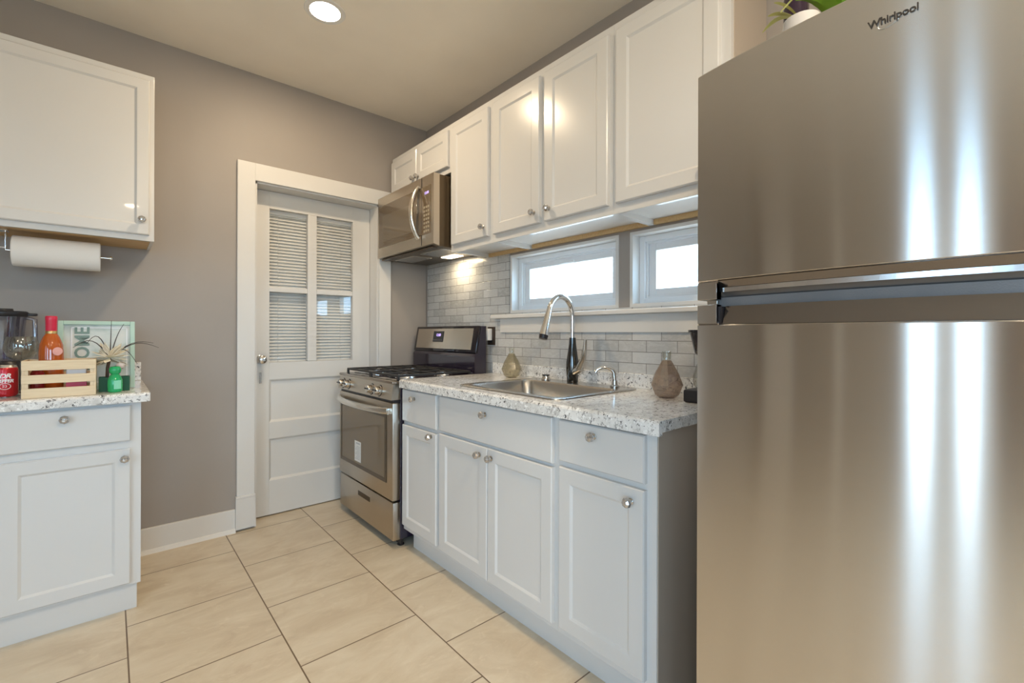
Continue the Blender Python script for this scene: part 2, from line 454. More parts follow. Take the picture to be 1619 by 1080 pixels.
# left and rear walls, behind and beside the camera, with glazed openings for daylight
LO = [(0.36, 0.66, 0.10, 2.10), (-0.10, 0.16, 0.10, 2.10), (-3.30, -1.05, 0.50, 2.25)]
b = MB(); ys = [YR, -3.30, -1.05, -0.10, 0.16, 0.36, 0.66, YB]
for i in (0, 2, 4, 6): b.box(XL - 0.15, XL, ys[i], ys[i + 1], 0, ZC)
for y0, y1, z0, z1 in LO: b.box(XL - 0.15, XL, y0, y1, 0, z0).box(XL - 0.15, XL, y0, y1, z1, ZC)
struct('wall_left', b, TAUPE, label='taupe painted wall with tall glazed openings')
RO = (-1.40, 0.40, 0.90, 2.15)
b = MB()
b.box(XL, RO[0], YR - 0.15, YR, 0, ZC).box(RO[1], XW, YR - 0.15, YR, 0, ZC).box(RO[0], RO[1], YR - 0.15, YR, 0, RO[2]).box(RO[0], RO[1], YR - 0.15, YR, RO[3], ZC)
struct('wall_rear', b, TAUPE, label='taupe painted wall behind the viewer with a wide window')
for y0, y1, z0, z1 in LO: portal((XL - 0.16, (y0 + y1) / 2, (z0 + z1) / 2), (0, -PI / 2, 0), z1 - z0, y1 - y0)
portal(((RO[0] + RO[1]) / 2, YR - 0.16, (RO[2] + RO[3]) / 2), (PI / 2, 0, 0), RO[1] - RO[0], RO[3] - RO[2])
def plain_window(name, axis, c, lo, hi, z0, z1, label, mull=(), glass=None):
    root = thing(name, (c, (lo + hi) / 2, z0) if axis == 'X' else ((lo + hi) / 2, c, z0), label, None, kind='structure')
    f = MB(); t = 0.035
    def bx(mb, a, b_, q0, q1, d=0.06):
        if axis == 'X': mb.box(c - d / 2, c + d / 2, a, b_, q0, q1, 0.003)
        else: mb.box(a, b_, c - d / 2, c + d / 2, q0, q1, 0.003)
    bx(f, lo, lo + t, z0, z1); bx(f, hi - t, hi, z0, z1); bx(f, lo + t, hi - t, z0, z0 + t); bx(f, lo + t, hi - t, z1 - t, z1)
    for m in mull: bx(f, m - 0.03, m + 0.03, z0 + t, z1 - t)
    obj('window_frame', f, VINYL, root)
    p = MB(); bx(p, lo + t, hi - t, z0 + t, z1 - t, 0.004)
    obj('pane', p, glass or PANE, root)
    return root
plain_window('window_3', 'X', XL - 0.08, LO[0][0], LO[0][1], LO[0][2], LO[0][3], 'tall white framed glazed side light, out past the left edge', (), TINTED)
plain_window('window_4', 'X', XL - 0.08, LO[1][0], LO[1][1], LO[1][2], LO[1][3], 'second tall white framed glazed side light, out past the left edge', (), TINTED)
plain_window('window_6', 'X', XL - 0.08, LO[2][0], LO[2][1], LO[2][2], LO[2][3], 'broad white framed window added for daylight in the left wall behind the viewer', (-2.55, -1.80))  # unseen window added to bring cool daylight onto the base cabinets
plain_window('window_5', 'Y', YR - 0.08, RO[0], RO[1], RO[2], RO[3], 'wide white framed window behind the viewer', (-0.50,))
def added_dark_door():  # unseen door added to darken one end of the refrigerator reflection
    root = thing('door_2_added', (XL + 0.02, -0.66, 0), 'dark brown wooden door added to darken the refrigerator reflection, in the left wall, out past the left edge', None, kind='structure')
    dk = wood('dark_door_wood', (0.075, 0.045, 0.028), (0.11, 0.066, 0.04), (40, 40, 3), 0.4)
    obj('door_leaf', panel_front(0.72, 2.08, 0.035, Matrix(((0, 0, 1, XL + 0.001), (1, 0, 0, -0.97), (0, 1, 0, 0.006), (0, 0, 0, 1))), 0.11, 0.012, 0.012), dk, root)
    obj('knob', MB().lathe([(0.026, 0), (0.024, 0.008), (0.010, 0.012), (0.010, 0.03), (0.026, 0.045), (0.016, 0.062), (0, 0.064)], (XL + 0.035, -0.32, 1.0), 20, 'X'), NICKEL, root, True)
added_dark_door()
def added_pale_door():  # unseen door added to lighten a band of the refrigerator reflection
    root = thing('door_3_added', (XL + 0.02, 2.52, 0), 'white panelled door added to lighten the refrigerator reflection, in the left wall, out past the left edge', None, kind='structure')
    obj('door_leaf', panel_front(0.56, 2.04, 0.035, Matrix(((0, 0, 1, XL + 0.001), (1, 0, 0, 2.26), (0, 1, 0, 0.006), (0, 0, 0, 1))), 0.11, 0.012, 0.012), DOORP, root)
    obj('knob', MB().lathe([(0.026, 0), (0.024, 0.008), (0.010, 0.012), (0.010, 0.03), (0.026, 0.045), (0.016, 0.062), (0, 0.064)], (XL + 0.035, 2.34, 1.0), 20, 'X'), NICKEL, root, True)
added_pale_door()
# white casing that frames the two tall side lights
b = MB()
for y0, y1 in ((-0.18, -0.10), (0.16, 0.36), (0.66, 0.74)): b.box(XL, XL + 0.02, y0, y1, 0.0, 2.10, 0.003)
b.box(XL, XL + 0.02, -0.18, 0.74, 2.10, 2.20, 0.003)
struct('trim_5', b, TRIM, label='white casing around the tall side lights')
b = MB().box(XL, XL + 0.03, 1.46, 1.55, 0.0, 2.15, 0.003)  # unseen board added for a narrow pale streak on the refrigerator
struct('trim_6_added', b, TRIM, label='white board added on the left wall for a streak on the refrigerator')

# ---- door casing, plinth blocks, baseboard
b = MB()
b.box(0.563, DX0, YB - 0.020, YB, 0.205, 2.2, 0.003).box(DX1, 1.541, YB - 0.020, YB, 0.205, 2.2, 0.003).box(DX0 - 0.002, DX1 + 0.002, YB - 0.020, YB, DZ1, 2.2, 0.003)
b.box(0.557, DX0 + 0.004, YB - 0.028, YB, 0.012, 0.20, 0.003).box(DX1 - 0.004, 1.547, YB - 0.028, YB, 0.012, 0.20, 0.003)
b.box(0.557, DX0 + 0.004, YB - 0.031, YB, 0.193, 0.208, 0.004)
struct('trim_1', b, TRIM, label='wide white door casing with plinth blocks')
b = MB()   # jamb lining
b.box(DX0 - 0.001, DX0 + 0.012, YB - 0.001, YB + 0.15, 0, DZ1).box(DX1 - 0.012, DX1 + 0.001, YB - 0.001, YB + 0.15, 0, DZ1).box(DX0, DX1, YB - 0.001, YB + 0.15, DZ1 - 0.010, DZ1 + 0.002)
struct('trim_2', b, TRIM, label='white jamb lining inside the door opening')
b = MB().box(XL, 0.557, YB - 0.016, YB, 0.0, 0.135, 0.003).prism([(YB - 0.030, 0.0), (YB - 0.016, 0.0), (YB - 0.016, 0.022), (YB - 0.022, 0.018)], 'X', XL, 0.557)
struct('baseboard_back', b, TRIM, label='plain white baseboard between cabinet and door casing')

# ---- the old panelled door with blinds behind its four panes
def door():
    y0 = YB + DEEP - 0.012; y1 = y0 + 0.040
    root = thing('door_1', ((DX0 + DX1) / 2, y0, 0), 'old white kitchen door with four panes above two panels', None, kind='structure')
    l, r = DX0 + 0.014, DX1 - 0.014
    pl, pr = 0.768, 1.312           # glazed field
    z_lo, z_hi = 0.985, 1.975
    b = MB()
    b.box(l, pl, y0, y1, 0.008, DZ1 - 0.012, 0.002).box(pr, r, y0, y1, 0.008, DZ1 - 0.012, 0.002)
    b.box(pl, pr, y0, y1, z_hi, DZ1 - 0.012).box(pl, pr, y0, y1, 0.875, z_lo)
    b.box(pl, pr, y0, y1, 0.495, 0.600).box(pl, pr, y0, y1, 0.008, 0.225)
    b.box(pl - 0.01, pr + 0.01, y0 + 0.014, y1 - 0.004, 0.22, 0.88)        # recessed panels
    for za, zb in ((0.600, 0.875), (0.225, 0.495)):                        # bevelled panel mouldings
        for p in ([(y0, za), (y0 + 0.014, za), (y0 + 0.014, za + 0.014)], [(y0, zb), (y0 + 0.014, zb), (y0 + 0.014, zb - 0.014)]):
            b.prism(p, 'X', pl, pr)
        b.prism([(pl, y0), (pl, y0 + 0.014), (pl + 0.014, y0 + 0.014)], 'Z', za, zb)
        b.prism([(pr, y0), (pr, y0 + 0.014), (pr - 0.014, y0 + 0.014)], 'Z', za, zb)
    obj('door_leaf', b, DOORP, root)
    m = MB()
    m.box(1.003, 1.062, y0, y1, z_lo, z_hi, 0.004)
    m.box(pl, 1.003, y0 + 0.003, y1, 1.440, 1.474, 0.004).box(1.062, pr, y0 + 0.003, y1, 1.440, 1.474, 0.004)
    obj('glazing_bars', m, DOORP, root)
    for xa, xb in ((pl, 1.003), (1.062, pr)):
        for za, zb in ((z_lo, 1.440), (1.474, z_hi)):
            obj('pane', MB().box(xa, xb, y0 + 0.018, y0 + 0.021, za, zb), PANE, root)
    k = MB()
    k.lathe([(0.026, 0), (0.026, 0.004), (0.020, 0.008), (0.010, 0.010), (0.009, 0.030), (0.020, 0.036), (0.027, 0.046), (0.026, 0.058), (0.017, 0.066), (0, 0.068)], (0.716, y0, 1.008), 24, '-Y')
    tag(obj('knob', k, CHROME, root, True), 'round polished chrome door knob')
    e = MB().box(0.709, 0.723, y0 - 0.003, y0, 0.855, 0.925, 0.001)
    e.box(0.7135, 0.7185, y0 - 0.004, y0 - 0.002, 0.868, 0.886).cyl((0.716, y0 - 0.0005, 0.893), 0.005, 0.004, '-Y', 12)
    obj('keyhole_plate', e, NICKEL, root)
    # venetian blind fixed on the outer side of the glass
    bl = thing('window_blind', (1.04, y1 + 0.03, 0.96), 'pale venetian blind closed behind the panes of the white door', 'blind')
    s = MB(); yb_ = y1 + 0.022; z = 0.985
    while z < 1.955:
        s.quads([(0.74, yb_ - 0.011, z), (1.34, yb_ - 0.011, z), (1.34, yb_ + 0.010, z + 0.0235), (0.74, yb_ + 0.010, z + 0.0235),
                 (0.74, yb_ - 0.010, z - 0.001), (1.34, yb_ - 0.010, z - 0.001), (1.34, yb_ + 0.011, z + 0.0225), (0.74, yb_ + 0.011, z + 0.0225)],
                [(0, 1, 2, 3), (7, 6, 5, 4), (0, 4, 5, 1), (1, 5, 6, 2), (2, 6, 7, 3), (3, 7, 4, 0)])
        z += 0.0212
    obj('slats', s, BLIND, bl)
    obj('head_rail', MB().box(0.74, 1.34, yb_ - 0.014, yb_ + 0.014, 1.950, 1.985, 0.002), BLIND, bl)
    obj('bottom_rail', MB().box(0.74, 1.34, yb_ - 0.010, yb_ + 0.010, 0.955, 0.976, 0.002), BLIND, bl)
    for x in (0.83, 1.24): obj('lift_cord', MB().cyl((x, yb_ - 0.0125, 0.965), 0.0012, 0.99, 'Z', 6), WPLAST, bl)
door()
b = MB().box(DX0 - 0.1, DX1 + 0.1, YB + 0.155, YB + 0.175, -0.02, 2.3)
b = MB().box(0.5, 1.65, 3.62, 3.66, -0.05, 2.5).box(0.5, 0.54, YB + 0.15, 3.62, -0.05, 2.5).box(1.61, 1.65, YB + 0.15, 3.62, -0.05, 2.5).box(0.5, 1.65, YB + 0.15, 3.66, 2.5, 2.54).box(0.5, 1.65, YB + 0.15, 3.66, -0.1, -0.05)
struct('wall_porch_added', b, TRIM, label='pale unseen porch walls added beyond the door to block daylight')  # closed box added behind the door to keep sky light out

# ---- sink windows
def sink_window(n, lo, hi, label):
    root = thing('window_%d' % n, (XW + 0.07, (lo + hi) / 2, WZ0), label, None, kind='structure')
    def ring(mb, a, b_, q0, q1, t, x0, x1, bev=0.002):
        mb.box(x0, x1, a, a + t, q0, q1, bev).box(x0, x1, b_ - t, b_, q0, q1, bev).box(x0, x1, a + t, b_ - t, q0, q0 + t, bev).box(x0, x1, a + t, b_ - t, q1 - t, q1, bev)
    f = MB(); ring(f, lo, hi, WZ0, WZ1, 0.016, XW - 0.006, XW + 0.15, 0.001)
    obj('reveal_lining', f, TRIM, root)
    f = MB(); ring(f, lo + 0.016, hi - 0.016, WZ0 + 0.016, WZ1 - 0.016, 0.028, XW + 0.050, XW + 0.115)
    ring(f, lo + 0.044, hi - 0.044, WZ0 + 0.044, WZ1 - 0.044, 0.010, XW + 0.062, XW + 0.110)
    obj('window_frame', f, VINYL, root)
    f = MB(); ring(f, lo + 0.055, hi - 0.055, WZ0 + 0.050, WZ1 - 0.050, 0.036, XW + 0.072, XW + 0.100)
    f.box(XW + 0.064, XW + 0.074, (lo + hi) / 2 - 0.05, (lo + hi) / 2 + 0.05, WZ1 - 0.083, WZ1 - 0.068, 0.003)
    obj('sash', f, VINYL, root)
    obj('pane', MB().box(XW + 0.085, XW + 0.089, lo + 0.09, hi - 0.09, WZ0 + 0.085, WZ1 - 0.085), PANE, root)
sink_window(1, WIN[0][0], WIN[0][1], 'white awning window above the sink faucet')
sink_window(2, WIN[1][0], WIN[1][1], 'white awning window next to the refrigerator')
struct('trim_3', MB().box(1.798, XW + 0.05, 0.35, 2.262, 1.268, 1.290, 0.004), TRIM, label='white window stool running below both sink windows')
struct('trim_4', MB().box(1.828, XW, 0.40, 2.200, 1.182, 1.268, 0.002), TRIM, label='plain white apron board below the window stool')
# backsplash
b = MB()
b.box(1.837, XW - 0.0005, 2.125, 3.085, 0.90, 1.70).box(1.837, XW - 0.0005, 0.40, 2.125, 0.92, 1.30)
b = obj('tile_backsplash', b, SPLASH); tag(b, 'grey glass subway tile backsplash behind range and sink', 'backsplash')

# ---- neighbouring house outside
def neighbour():
    root = thing('house', (6.0, 3.0, 0), 'pale neighbouring house seen through the sink window', 'house')
    obj('wall', MB().prism([(1.2, -0.5), (9.0, -0.5), (9.0, 2.2), (5.2, 4.6), (1.2, 2.05)], 'X', 6.0, 6.3), HOUSE, root)
    r = MB()
    r.prism([(0.6, 1.66), (5.2, 4.62), (5.2, 4.82), (0.6, 1.86)], 'X', 5.55, 6.6)
    r.prism([(9.6, 1.66), (5.2, 4.62), (5.2, 4.82), (9.6, 1.86)], 'X', 5.55, 6.6)
    obj('roof', r, EAVE, root)
neighbour()

# ---- recessed ceiling lamps; only the first is seen, the rest added for light
LAMPS = [(0.785, 2.285, 'round recessed ceiling lamp glowing above the tile floor', 14.0),
         (-1.70, -1.00, 'round recessed ceiling lamp added for fill light above the viewer, out of the picture', 13.0),
         (0.60, -0.30, 'round recessed ceiling lamp added to brighten the right side, facing the refrigerator, out of the picture', 32.0),
         (0.20, -1.80, 'unseen round recessed ceiling lamp added for fill light at the rear of the room', 13.0)]
for x, y, lab, watts in LAMPS:
    root = thing('recessed_light', (x, y, ZC), lab, 'ceiling light', 'recessed ceiling lamps')
    obj('trim_ring', MB().lathe([(0.070, -0.004), (0.092, -0.004), (0.095, -0.001), (0.095, 0.0), (0.070, 0.0)], (x, y, ZC), 40, cap=False), WPLAST, root, True)
    obj('lens', MB().cyl((x, y, ZC - 0.0035), 0.070, 0.003, 'Z', 40), LENS, root)
    d = bpy.data.lights.new('lamp', 'AREA'); d.shape = 'DISK'; d.size = 0.13; d.energy = watts; d.color = LAMP_COL
    lo = bpy.data.objects.new('lamp', d); COL.objects.link(lo); lo.location = (x, y, ZC - 0.006)

# ================================================================== CABINETS
def drawer_x(root, y_hi, y_lo, z0, z1, xf=1.195, t=0.018):
    d = obj('drawer', panel_front(y_hi - y_lo, z1 - z0, t, face_mX(xf + t, y_hi, z0), flat=True), WHITE, root)
    return d
def door_x(root, y_hi, y_lo, z0, z1, xf, t=0.019, stile=0.052):
    return obj('door', panel_front(y_hi - y_lo, z1 - z0, t, face_mX(xf + t, y_hi, z0), stile), WHITE, root)

XF = 1.214      # face frame front plane of the base run
def base_unit(name, y_hi, y_lo, label, drawer, doors, knobs, end=False):
    root = thing(name, (1.5, (y_hi + y_lo) / 2, 0), label, 'base cabinet', 'white base cabinets of the sink run')
    b = MB()
    b.box(XF, XF + 0.02, y_lo, y_hi, 0.105, 0.883, 0.001)
    b.box(XF + 0.02, 1.825, y_hi - 0.016, y_hi, 0.105, 0.883)
    b.box(XF + 0.02, 1.825, y_lo + (0.004 if end else 0), y_lo + 0.016, 0.105, 0.883)
    b.box(XF + 0.02, 1.825, y_lo + 0.016, y_hi - 0.016, 0.105, 0.121)
    b.box(1.81, 1.825, y_lo + 0.016, y_hi - 0.016, 0.121, 0.883)
    obj('carcass', b, WHITE, root)
    obj('toe_kick', MB().box(1.258, 1.275, y_lo, y_hi - (0.03 if y_hi > 2.2 else 0), 0.0, 0.105), WHITE, root)
    d = drawer_x(root, *drawer)
    for kn in knobs['drawer']: knob(face_mX(1.195, *kn), d)
    for dd, kn in zip(doors, knobs['door']):
        o = door_x(root, *dd, 1.195); knob(face_mX(1.195, *kn), o)
    if end:
        e = MB().box(XF + 0.004, 1.83, y_lo - 0.003, y_lo + 0.003, 0.0, 0.883)
        tag(obj('end_panel', e, END, root), 'taupe painted end panel')
    return root
base_unit('base_cabinet', 2.282, 1.912, 'narrow white base cabinet beside the range with one door and one drawer',
          (2.270, 1.927, 0.702, 0.872), [(2.270, 1.927, 0.135, 0.682)], {'drawer': [(2.135, 0.832)], 'door': [(1.968, 0.664)]})
base_unit('base_cabinet', 1.912, 1.130, 'wide white sink base cabinet with double doors and a false drawer',
          (1.897, 1.147, 0.706, 0.873), [(1.897, 1.524, 0.130, 0.692), (1.520, 1.147, 0.130, 0.692)], {'drawer': [(1.535, 0.832)], 'door': [(1.573, 0.655), (1.492, 0.655)]})
base_unit('base_cabinet', 1.130, 0.735, 'white base cabinet with a taupe end panel beside the refrigerator',
          (1.112, 0.767, 0.726, 0.872), [(1.112, 0.767, 0.135, 0.706)], {'drawer': [(0.955, 0.838)], 'door': [(0.812, 0.665)]}, end=True)

# ---- countertop with sink cutout
CT = 0.926
SX0, SX1, SY0, SY1 = 1.275, 1.700, 1.185, 1.800
def countertop():
    root = thing('countertop', (1.5, 1.5, 0.883), 'speckled grey and white countertop around the steel sink', 'countertop', 'speckled countertops')
    b = MB()
    y0, y1 = 0.705, 2.264
    b.box(1.192, SX0, y0, y1, CT - 0.034, CT).box(SX1, XW - 0.008, y0, y1, CT - 0.034, CT)
    b.box(SX0, SX1, y0, SY0, CT - 0.034, CT).box(SX0, SX1, SY1, y1, CT - 0.034, CT)
    prof = [(1.192, CT - 0.044), (1.192, CT), (1.184, CT), (1.178, CT - 0.003), (1.174, CT - 0.009), (1.174, CT - 0.044)]
    b.prism(prof, 'Y', y0, y1)
    obj('top', b, GRANITE, root)
    l = MB().box(1.818, 1.837, y0, y1, CT, 0.992, 0.003)
    obj('upstand', l, GRANITE, root)
countertop()

# ---- sink
def sink():
    root = thing('sink', (1.5, 1.49, CT), 'drop in stainless steel sink set into the right countertop', 'sink')
    b = MB()
    def rr(x0, x1, y0, y1, r, z, n=6):
        pts = []
        for cx, cy, a0 in ((x1 - r, y1 - r, 0), (x0 + r, y1 - r, 90), (x0 + r, y0 + r, 180), (x1 - r, y0 + r, 270)):
            for i in range(n + 1):
                a = math.radians(a0 + 90 * i / n); pts.append((cx + r * math.cos(a), cy + r * math.sin(a), z))
        return pts
    loops = [rr(1.242, 1.790, 1.165, 1.825, 0.05, CT + 0.0005), rr(1.243, 1.789, 1.166, 1.824, 0.05, CT + 0.005), rr(1.252, 1.780, 1.175, 1.815, 0.045, CT + 0.0075),
             rr(1.285, 1.680, 1.200, 1.790, 0.05, CT + 0.005), rr(1.289, 1.676, 1.204, 1.786, 0.05, CT - 0.004), rr(1.298, 1.667, 1.213, 1.777, 0.05, CT - 0.150), rr(1.330, 1.640, 1.245, 1.745, 0.05, CT - 0.170)]
    vs = [p for L in loops for p in L]; n = len(loops[0]); fs = []
    for k in range(len(loops) - 1):
        for i in range(n): fs.append((k * n + i, k * n + (i + 1) % n, (k + 1) * n + (i + 1) % n, (k + 1) * n + i))
    fs.append(tuple(range((len(loops) - 1) * n, len(loops) * n)))
    b.quads(vs, fs); obj('basin', b, SINKM, root, True)
    obj('drain', MB().lathe([(0.042, 0), (0.042, 0.003), (0.03, 0.004), (0.02, 0.001), (0, 0.001)], (1.49, 1.49, CT - 0.170), 24), CHROME, root, True)
    return root
sink()
DK = CT + 0.0068
def faucet():
    fx, fy = 1.735, 1.522
    root = thing('faucet', (fx, fy, DK), 'tall chrome gooseneck faucet with a side lever and a base coloured like a dark reflection', 'faucet')
    b = MB().lathe([(0.027, 0), (0.028, 0.006), (0.028, 0.02), (0.032, 0.06), (0.031, 0.10), (0.025, 0.14), (0.0185, 0.19), (0.0165, 0.215), (0.0165, 0.222)], (fx, fy, DK), 28)
    obj('base', b, pm('chrome_dark_reflection', (0.10, 0.095, 0.09), 0.10, 1.0), root, True)  # dark surroundings mirrored in the chrome are put into the base colour
    pts = [(fx, fy, DK + 0.215), (fx, fy, DK + 0.315)]
    R = 0.085
    for i in range(1, 16):
        a = PI * i / 16.3; pts.append((fx - R + R * math.cos(a), fy, DK + 0.325 + R * 1.15 * math.sin(a)))
    obj('spout', MB().tube(pts, 0.0135, 18), CHROME, root, True)
    e = Vector(pts[-1]); d = (Vector(pts[-1]) - Vector(pts[-2])).normalized()
    h = [e - d * 0.004, e + d * 0.02, e + d * 0.075, e + d * 0.12]
    sp = obj('spray_head', MB().tube(h, 0.015, 20, [0.014, 0.0155, 0.019, 0.022]), CHROME, root, True)
    obj('spray_tip', MB().tube([e + d * 0.119, e + d * 0.138], 0.02, 20, [0.0222, 0.020]), BLACK, sp, True)
    lv = MB().tube([(fx - 0.004, fy - 0.018, DK + 0.055), (fx - 0.01, fy - 0.062, DK + 0.075)], 0.018, 16, [0.021, 0.019])
    lv.tube([(fx - 0.012, fy - 0.050, DK + 0.070), (fx - 0.020, fy - 0.085, DK + 0.12), (fx - 0.026, fy - 0.100, DK + 0.17), (fx - 0.030, fy - 0.108, DK + 0.215)], 0.012, 14, [0.019, 0.015, 0.011, 0.008], 0.8)
    tag(obj('lever', lv, NICKEL, root, True), 'brushed side lever pointing up')
faucet()
def soap_pump():
    x, y = 1.728, 1.262
    root = thing('soap_dispenser', (x, y, DK), 'small curved chrome soap dispenser right of the faucet', 'soap dispenser')
    obj('base', MB().lathe([(0.021, 0), (0.021, 0.006), (0.014, 0.012), (0.012, 0.03)], (x, y, DK), 20), NICKEL, root, True)
    pts = [(x, y, DK + 0.028), (x - 0.002, y + 0.002, DK + 0.055)]
    for i in range(1, 10):
        a = PI * i / 10; pts.append((x - 0.035 + 0.033 * math.cos(a), y + 0.03 - 0.03 * math.cos(a), DK + 0.055 + 0.035 * math.sin(a)))
    obj('spout', MB().tube(pts, 0.008, 12, [0.011, 0.011] + [0.010 - 0.0004 * i for i in range(9)]), CHROME, root, True)
    root2 = thing('sink_hole_cap', (1.728, 1.700, DK), 'small black topped chrome cap left of the faucet', 'cap')
    obj('skirt', MB().lathe([(0.024, 0), (0.024, 0.006), (0.018, 0.014), (0.017, 0.022)], (1.728, 1.700, DK), 20), NICKEL, root2, True)
    obj('lid', MB().lathe([(0.020, 0.022), (0.020, 0.027), (0, 0.028)], (1.728, 1.700, DK), 20), BLACK, root2, True)
soap_pump()

# ---- right wall cabinets
XU = 1.548      # face frame front plane
def wall_unit(y_hi, y_lo, z0, z1, label, doors, knobs, end=None, below=True):
    root = thing('wall_cabinet', (1.69, (y_hi + y_lo) / 2, z0), label, 'wall cabinet', 'white wall cabinets above the sink run')
    b = MB()
    b.box(XU, XU + 0.019, y_lo, y_hi, z0, z1, 0.001)
    b.box(XU + 0.019, XW - 0.002, y_hi - 0.014, y_hi, z0, z1).box(XU + 0.019, XW - 0.002, y_lo, y_lo + 0.014, z0, z1)
    b.box(XU + 0.019, XW - 0.002, y_lo + 0.014, y_hi - 0.014, z1 - 0.014, z1)
    b.box(XU + 0.019, XW - 0.002, y_lo + 0.014, y_hi - 0.014, z0 + 0.022, z0 + 0.034)
    obj('carcass', b, WHITE, root)
    obj('hanging_rail', MB().box(XW - 0.022, XW - 0.003, y_lo + 0.014, y_hi - 0.014, z0, z0 + 0.022), WOOD, root)
    for dd, kn in zip(doors, knobs):
        o = door_x(root, *dd, 1.529); knob(face_mX(1.529, *kn), o)
    if end: tag(obj('end_panel', MB().box(XU + 0.02, XW - 0.002, y_lo - 0.003, y_lo, z0, z1), END, root), 'taupe painted end panel')
    return root
UZ0, UZ1 = 1.664, 2.440
wall_unit(3.095, 2.325, 2.150, UZ1, 'short white double door wall cabinet above the microwave',
          [(3.080, 2.722, 2.185, 2.405), (2.716, 2.343, 2.185, 2.405)], [(2.748, 2.212), (2.690, 2.212)])
wall_unit(2.325, 1.925, UZ0, UZ1, 'narrow single door white wall cabinet next to the microwave',
          [(2.305, 1.950, 1.702, 2.402)], [(1.985, 1.755)])
wall_unit(1.925, 1.138, UZ0, UZ1, 'double door white wall cabinet above the sink',
          [(1.905, 1.555, 1.702, 2.402), (1.520, 1.158, 1.702, 2.402)], [(1.588, 1.755), (1.488, 1.755)])
wall_unit(1.138, 0.668, UZ0, UZ1, 'wide single door white wall cabinet next to the refrigerator',
          [(1.118, 0.700, 1.702, 2.402)], [(0.735, 1.755)], end=True)

# ---- left base cabinet
def panel_y(root, name, x0, x1, z0, z1, yf, t=0.019, stile=0.05, flat=False):
    return obj(name, panel_front(x1 - x0, z1 - z0, t, face_mY(x0, yf + t, z0), stile, flat=flat), WHITE, root)
def left_base():
    x0, x1, yf = -0.70, 0.100, 2.514
    root = thing('base_cabinet', ((x0 + x1) / 2, 2.8, 0), 'white base cabinet under the left countertop with the crate', 'base cabinet')
    b = MB()
    b.box(x0, x1, yf, yf + 0.02, 0.112, 0.886, 0.001)
    b.box(x1 - 0.016, x1, yf + 0.02, YB - 0.018, 0.112, 0.886).box(x0, x0 + 0.016, yf + 0.02, YB - 0.018, 0.112, 0.886)
    b.box(x0 + 0.016, x1 - 0.016, yf + 0.02, YB - 0.018, 0.112, 0.128).box(x0 + 0.016, x1 - 0.016, YB - 0.03, YB - 0.018, 0.128, 0.886)
    obj('carcass', b, WHITE, root)
    obj('toe_kick', MB().box(x0, x1 - 0.012, yf + 0.022, YB - 0.035, 0.0, 0.112), WHITE, root)
    for xa, xb, kd in ((-0.308, 0.066, 0.046), (-0.686, -0.318, -0.660)):
        d = panel_y(root, 'drawer', xa, xb, 0.722, 0.870, 2.495, flat=True); knob(face_mY((xa + xb) / 2 - 0.012, 2.495, 0.836), d)
        o = panel_y(root, 'door', xa, xb, 0.125, 0.690, 2.495); knob(face_mY(kd, 2.495, 0.652), o)
left_base()
def left_counter():
    root = thing('countertop', (-0.3, 2.8, 0.886), 'speckled grey and white countertop on the left base cabinet', 'countertop', 'speckled countertops')
    x0, x1 = -0.72, 0.128
    b = MB().box(x0, x1 - 0.004, 2.474, YB - 0.001, 0.888, 0.924)
    b.prism([(2.474, 0.886), (2.474, 0.924), (2.464, 0.922), (2.458, 0.914), (2.458, 0.886)], 'X', x0, x1 - 0.004)
    b.box(x1 - 0.004, x1, 2.462, YB - 0.001, 0.887, 0.922)
    obj('top', b, GRANITE, root)
    obj('upstand', MB().box(x0, x1 - 0.005, YB - 0.021, YB - 0.001, 0.924, 1.020, 0.003), GRANITE, root)
left_counter()
def left_wall_cabinet():
    x0, x1, yf, z0, z1 = -0.70, 0.158, 2.794, 1.612, 2.402
    root = thing('wall_cabinet', ((x0 + x1) / 2, 2.95, z0), 'large white wall cabinet above the paper towel roll', 'wall cabinet')
    b = MB()
    b.box(x0, x1, yf, yf + 0.019, z0, z1, 0.001)
    b.box(x1 - 0.014, x1, yf + 0.019, YB - 0.001, z0, z1).box(x0, x0 + 0.014, yf + 0.019, YB - 0.001, z0, z1)
    b.box(x0 + 0.014, x1 - 0.014, yf + 0.019, YB - 0.001, z1 - 0.014, z1)
    obj('carcass', b, WHITE, root)
    u = MB().box(x0 + 0.014, x1 - 0.014, yf + 0.019, YB - 0.001, z0 + 0.004, z0 + 0.018)
    tag(obj('bottom_board', u, WOOD, root), 'bare brown wood underside')
    for xa, xb, kd in ((-0.395, 0.139, 0.110), (-0.690, -0.405, -0.435)):
        o = panel_y(root, 'door', xa, xb, 1.638, 2.372, 2.775, stile=0.046); knob(face_mY(kd, 2.775, 1.706), o)
left_wall_cabinet()

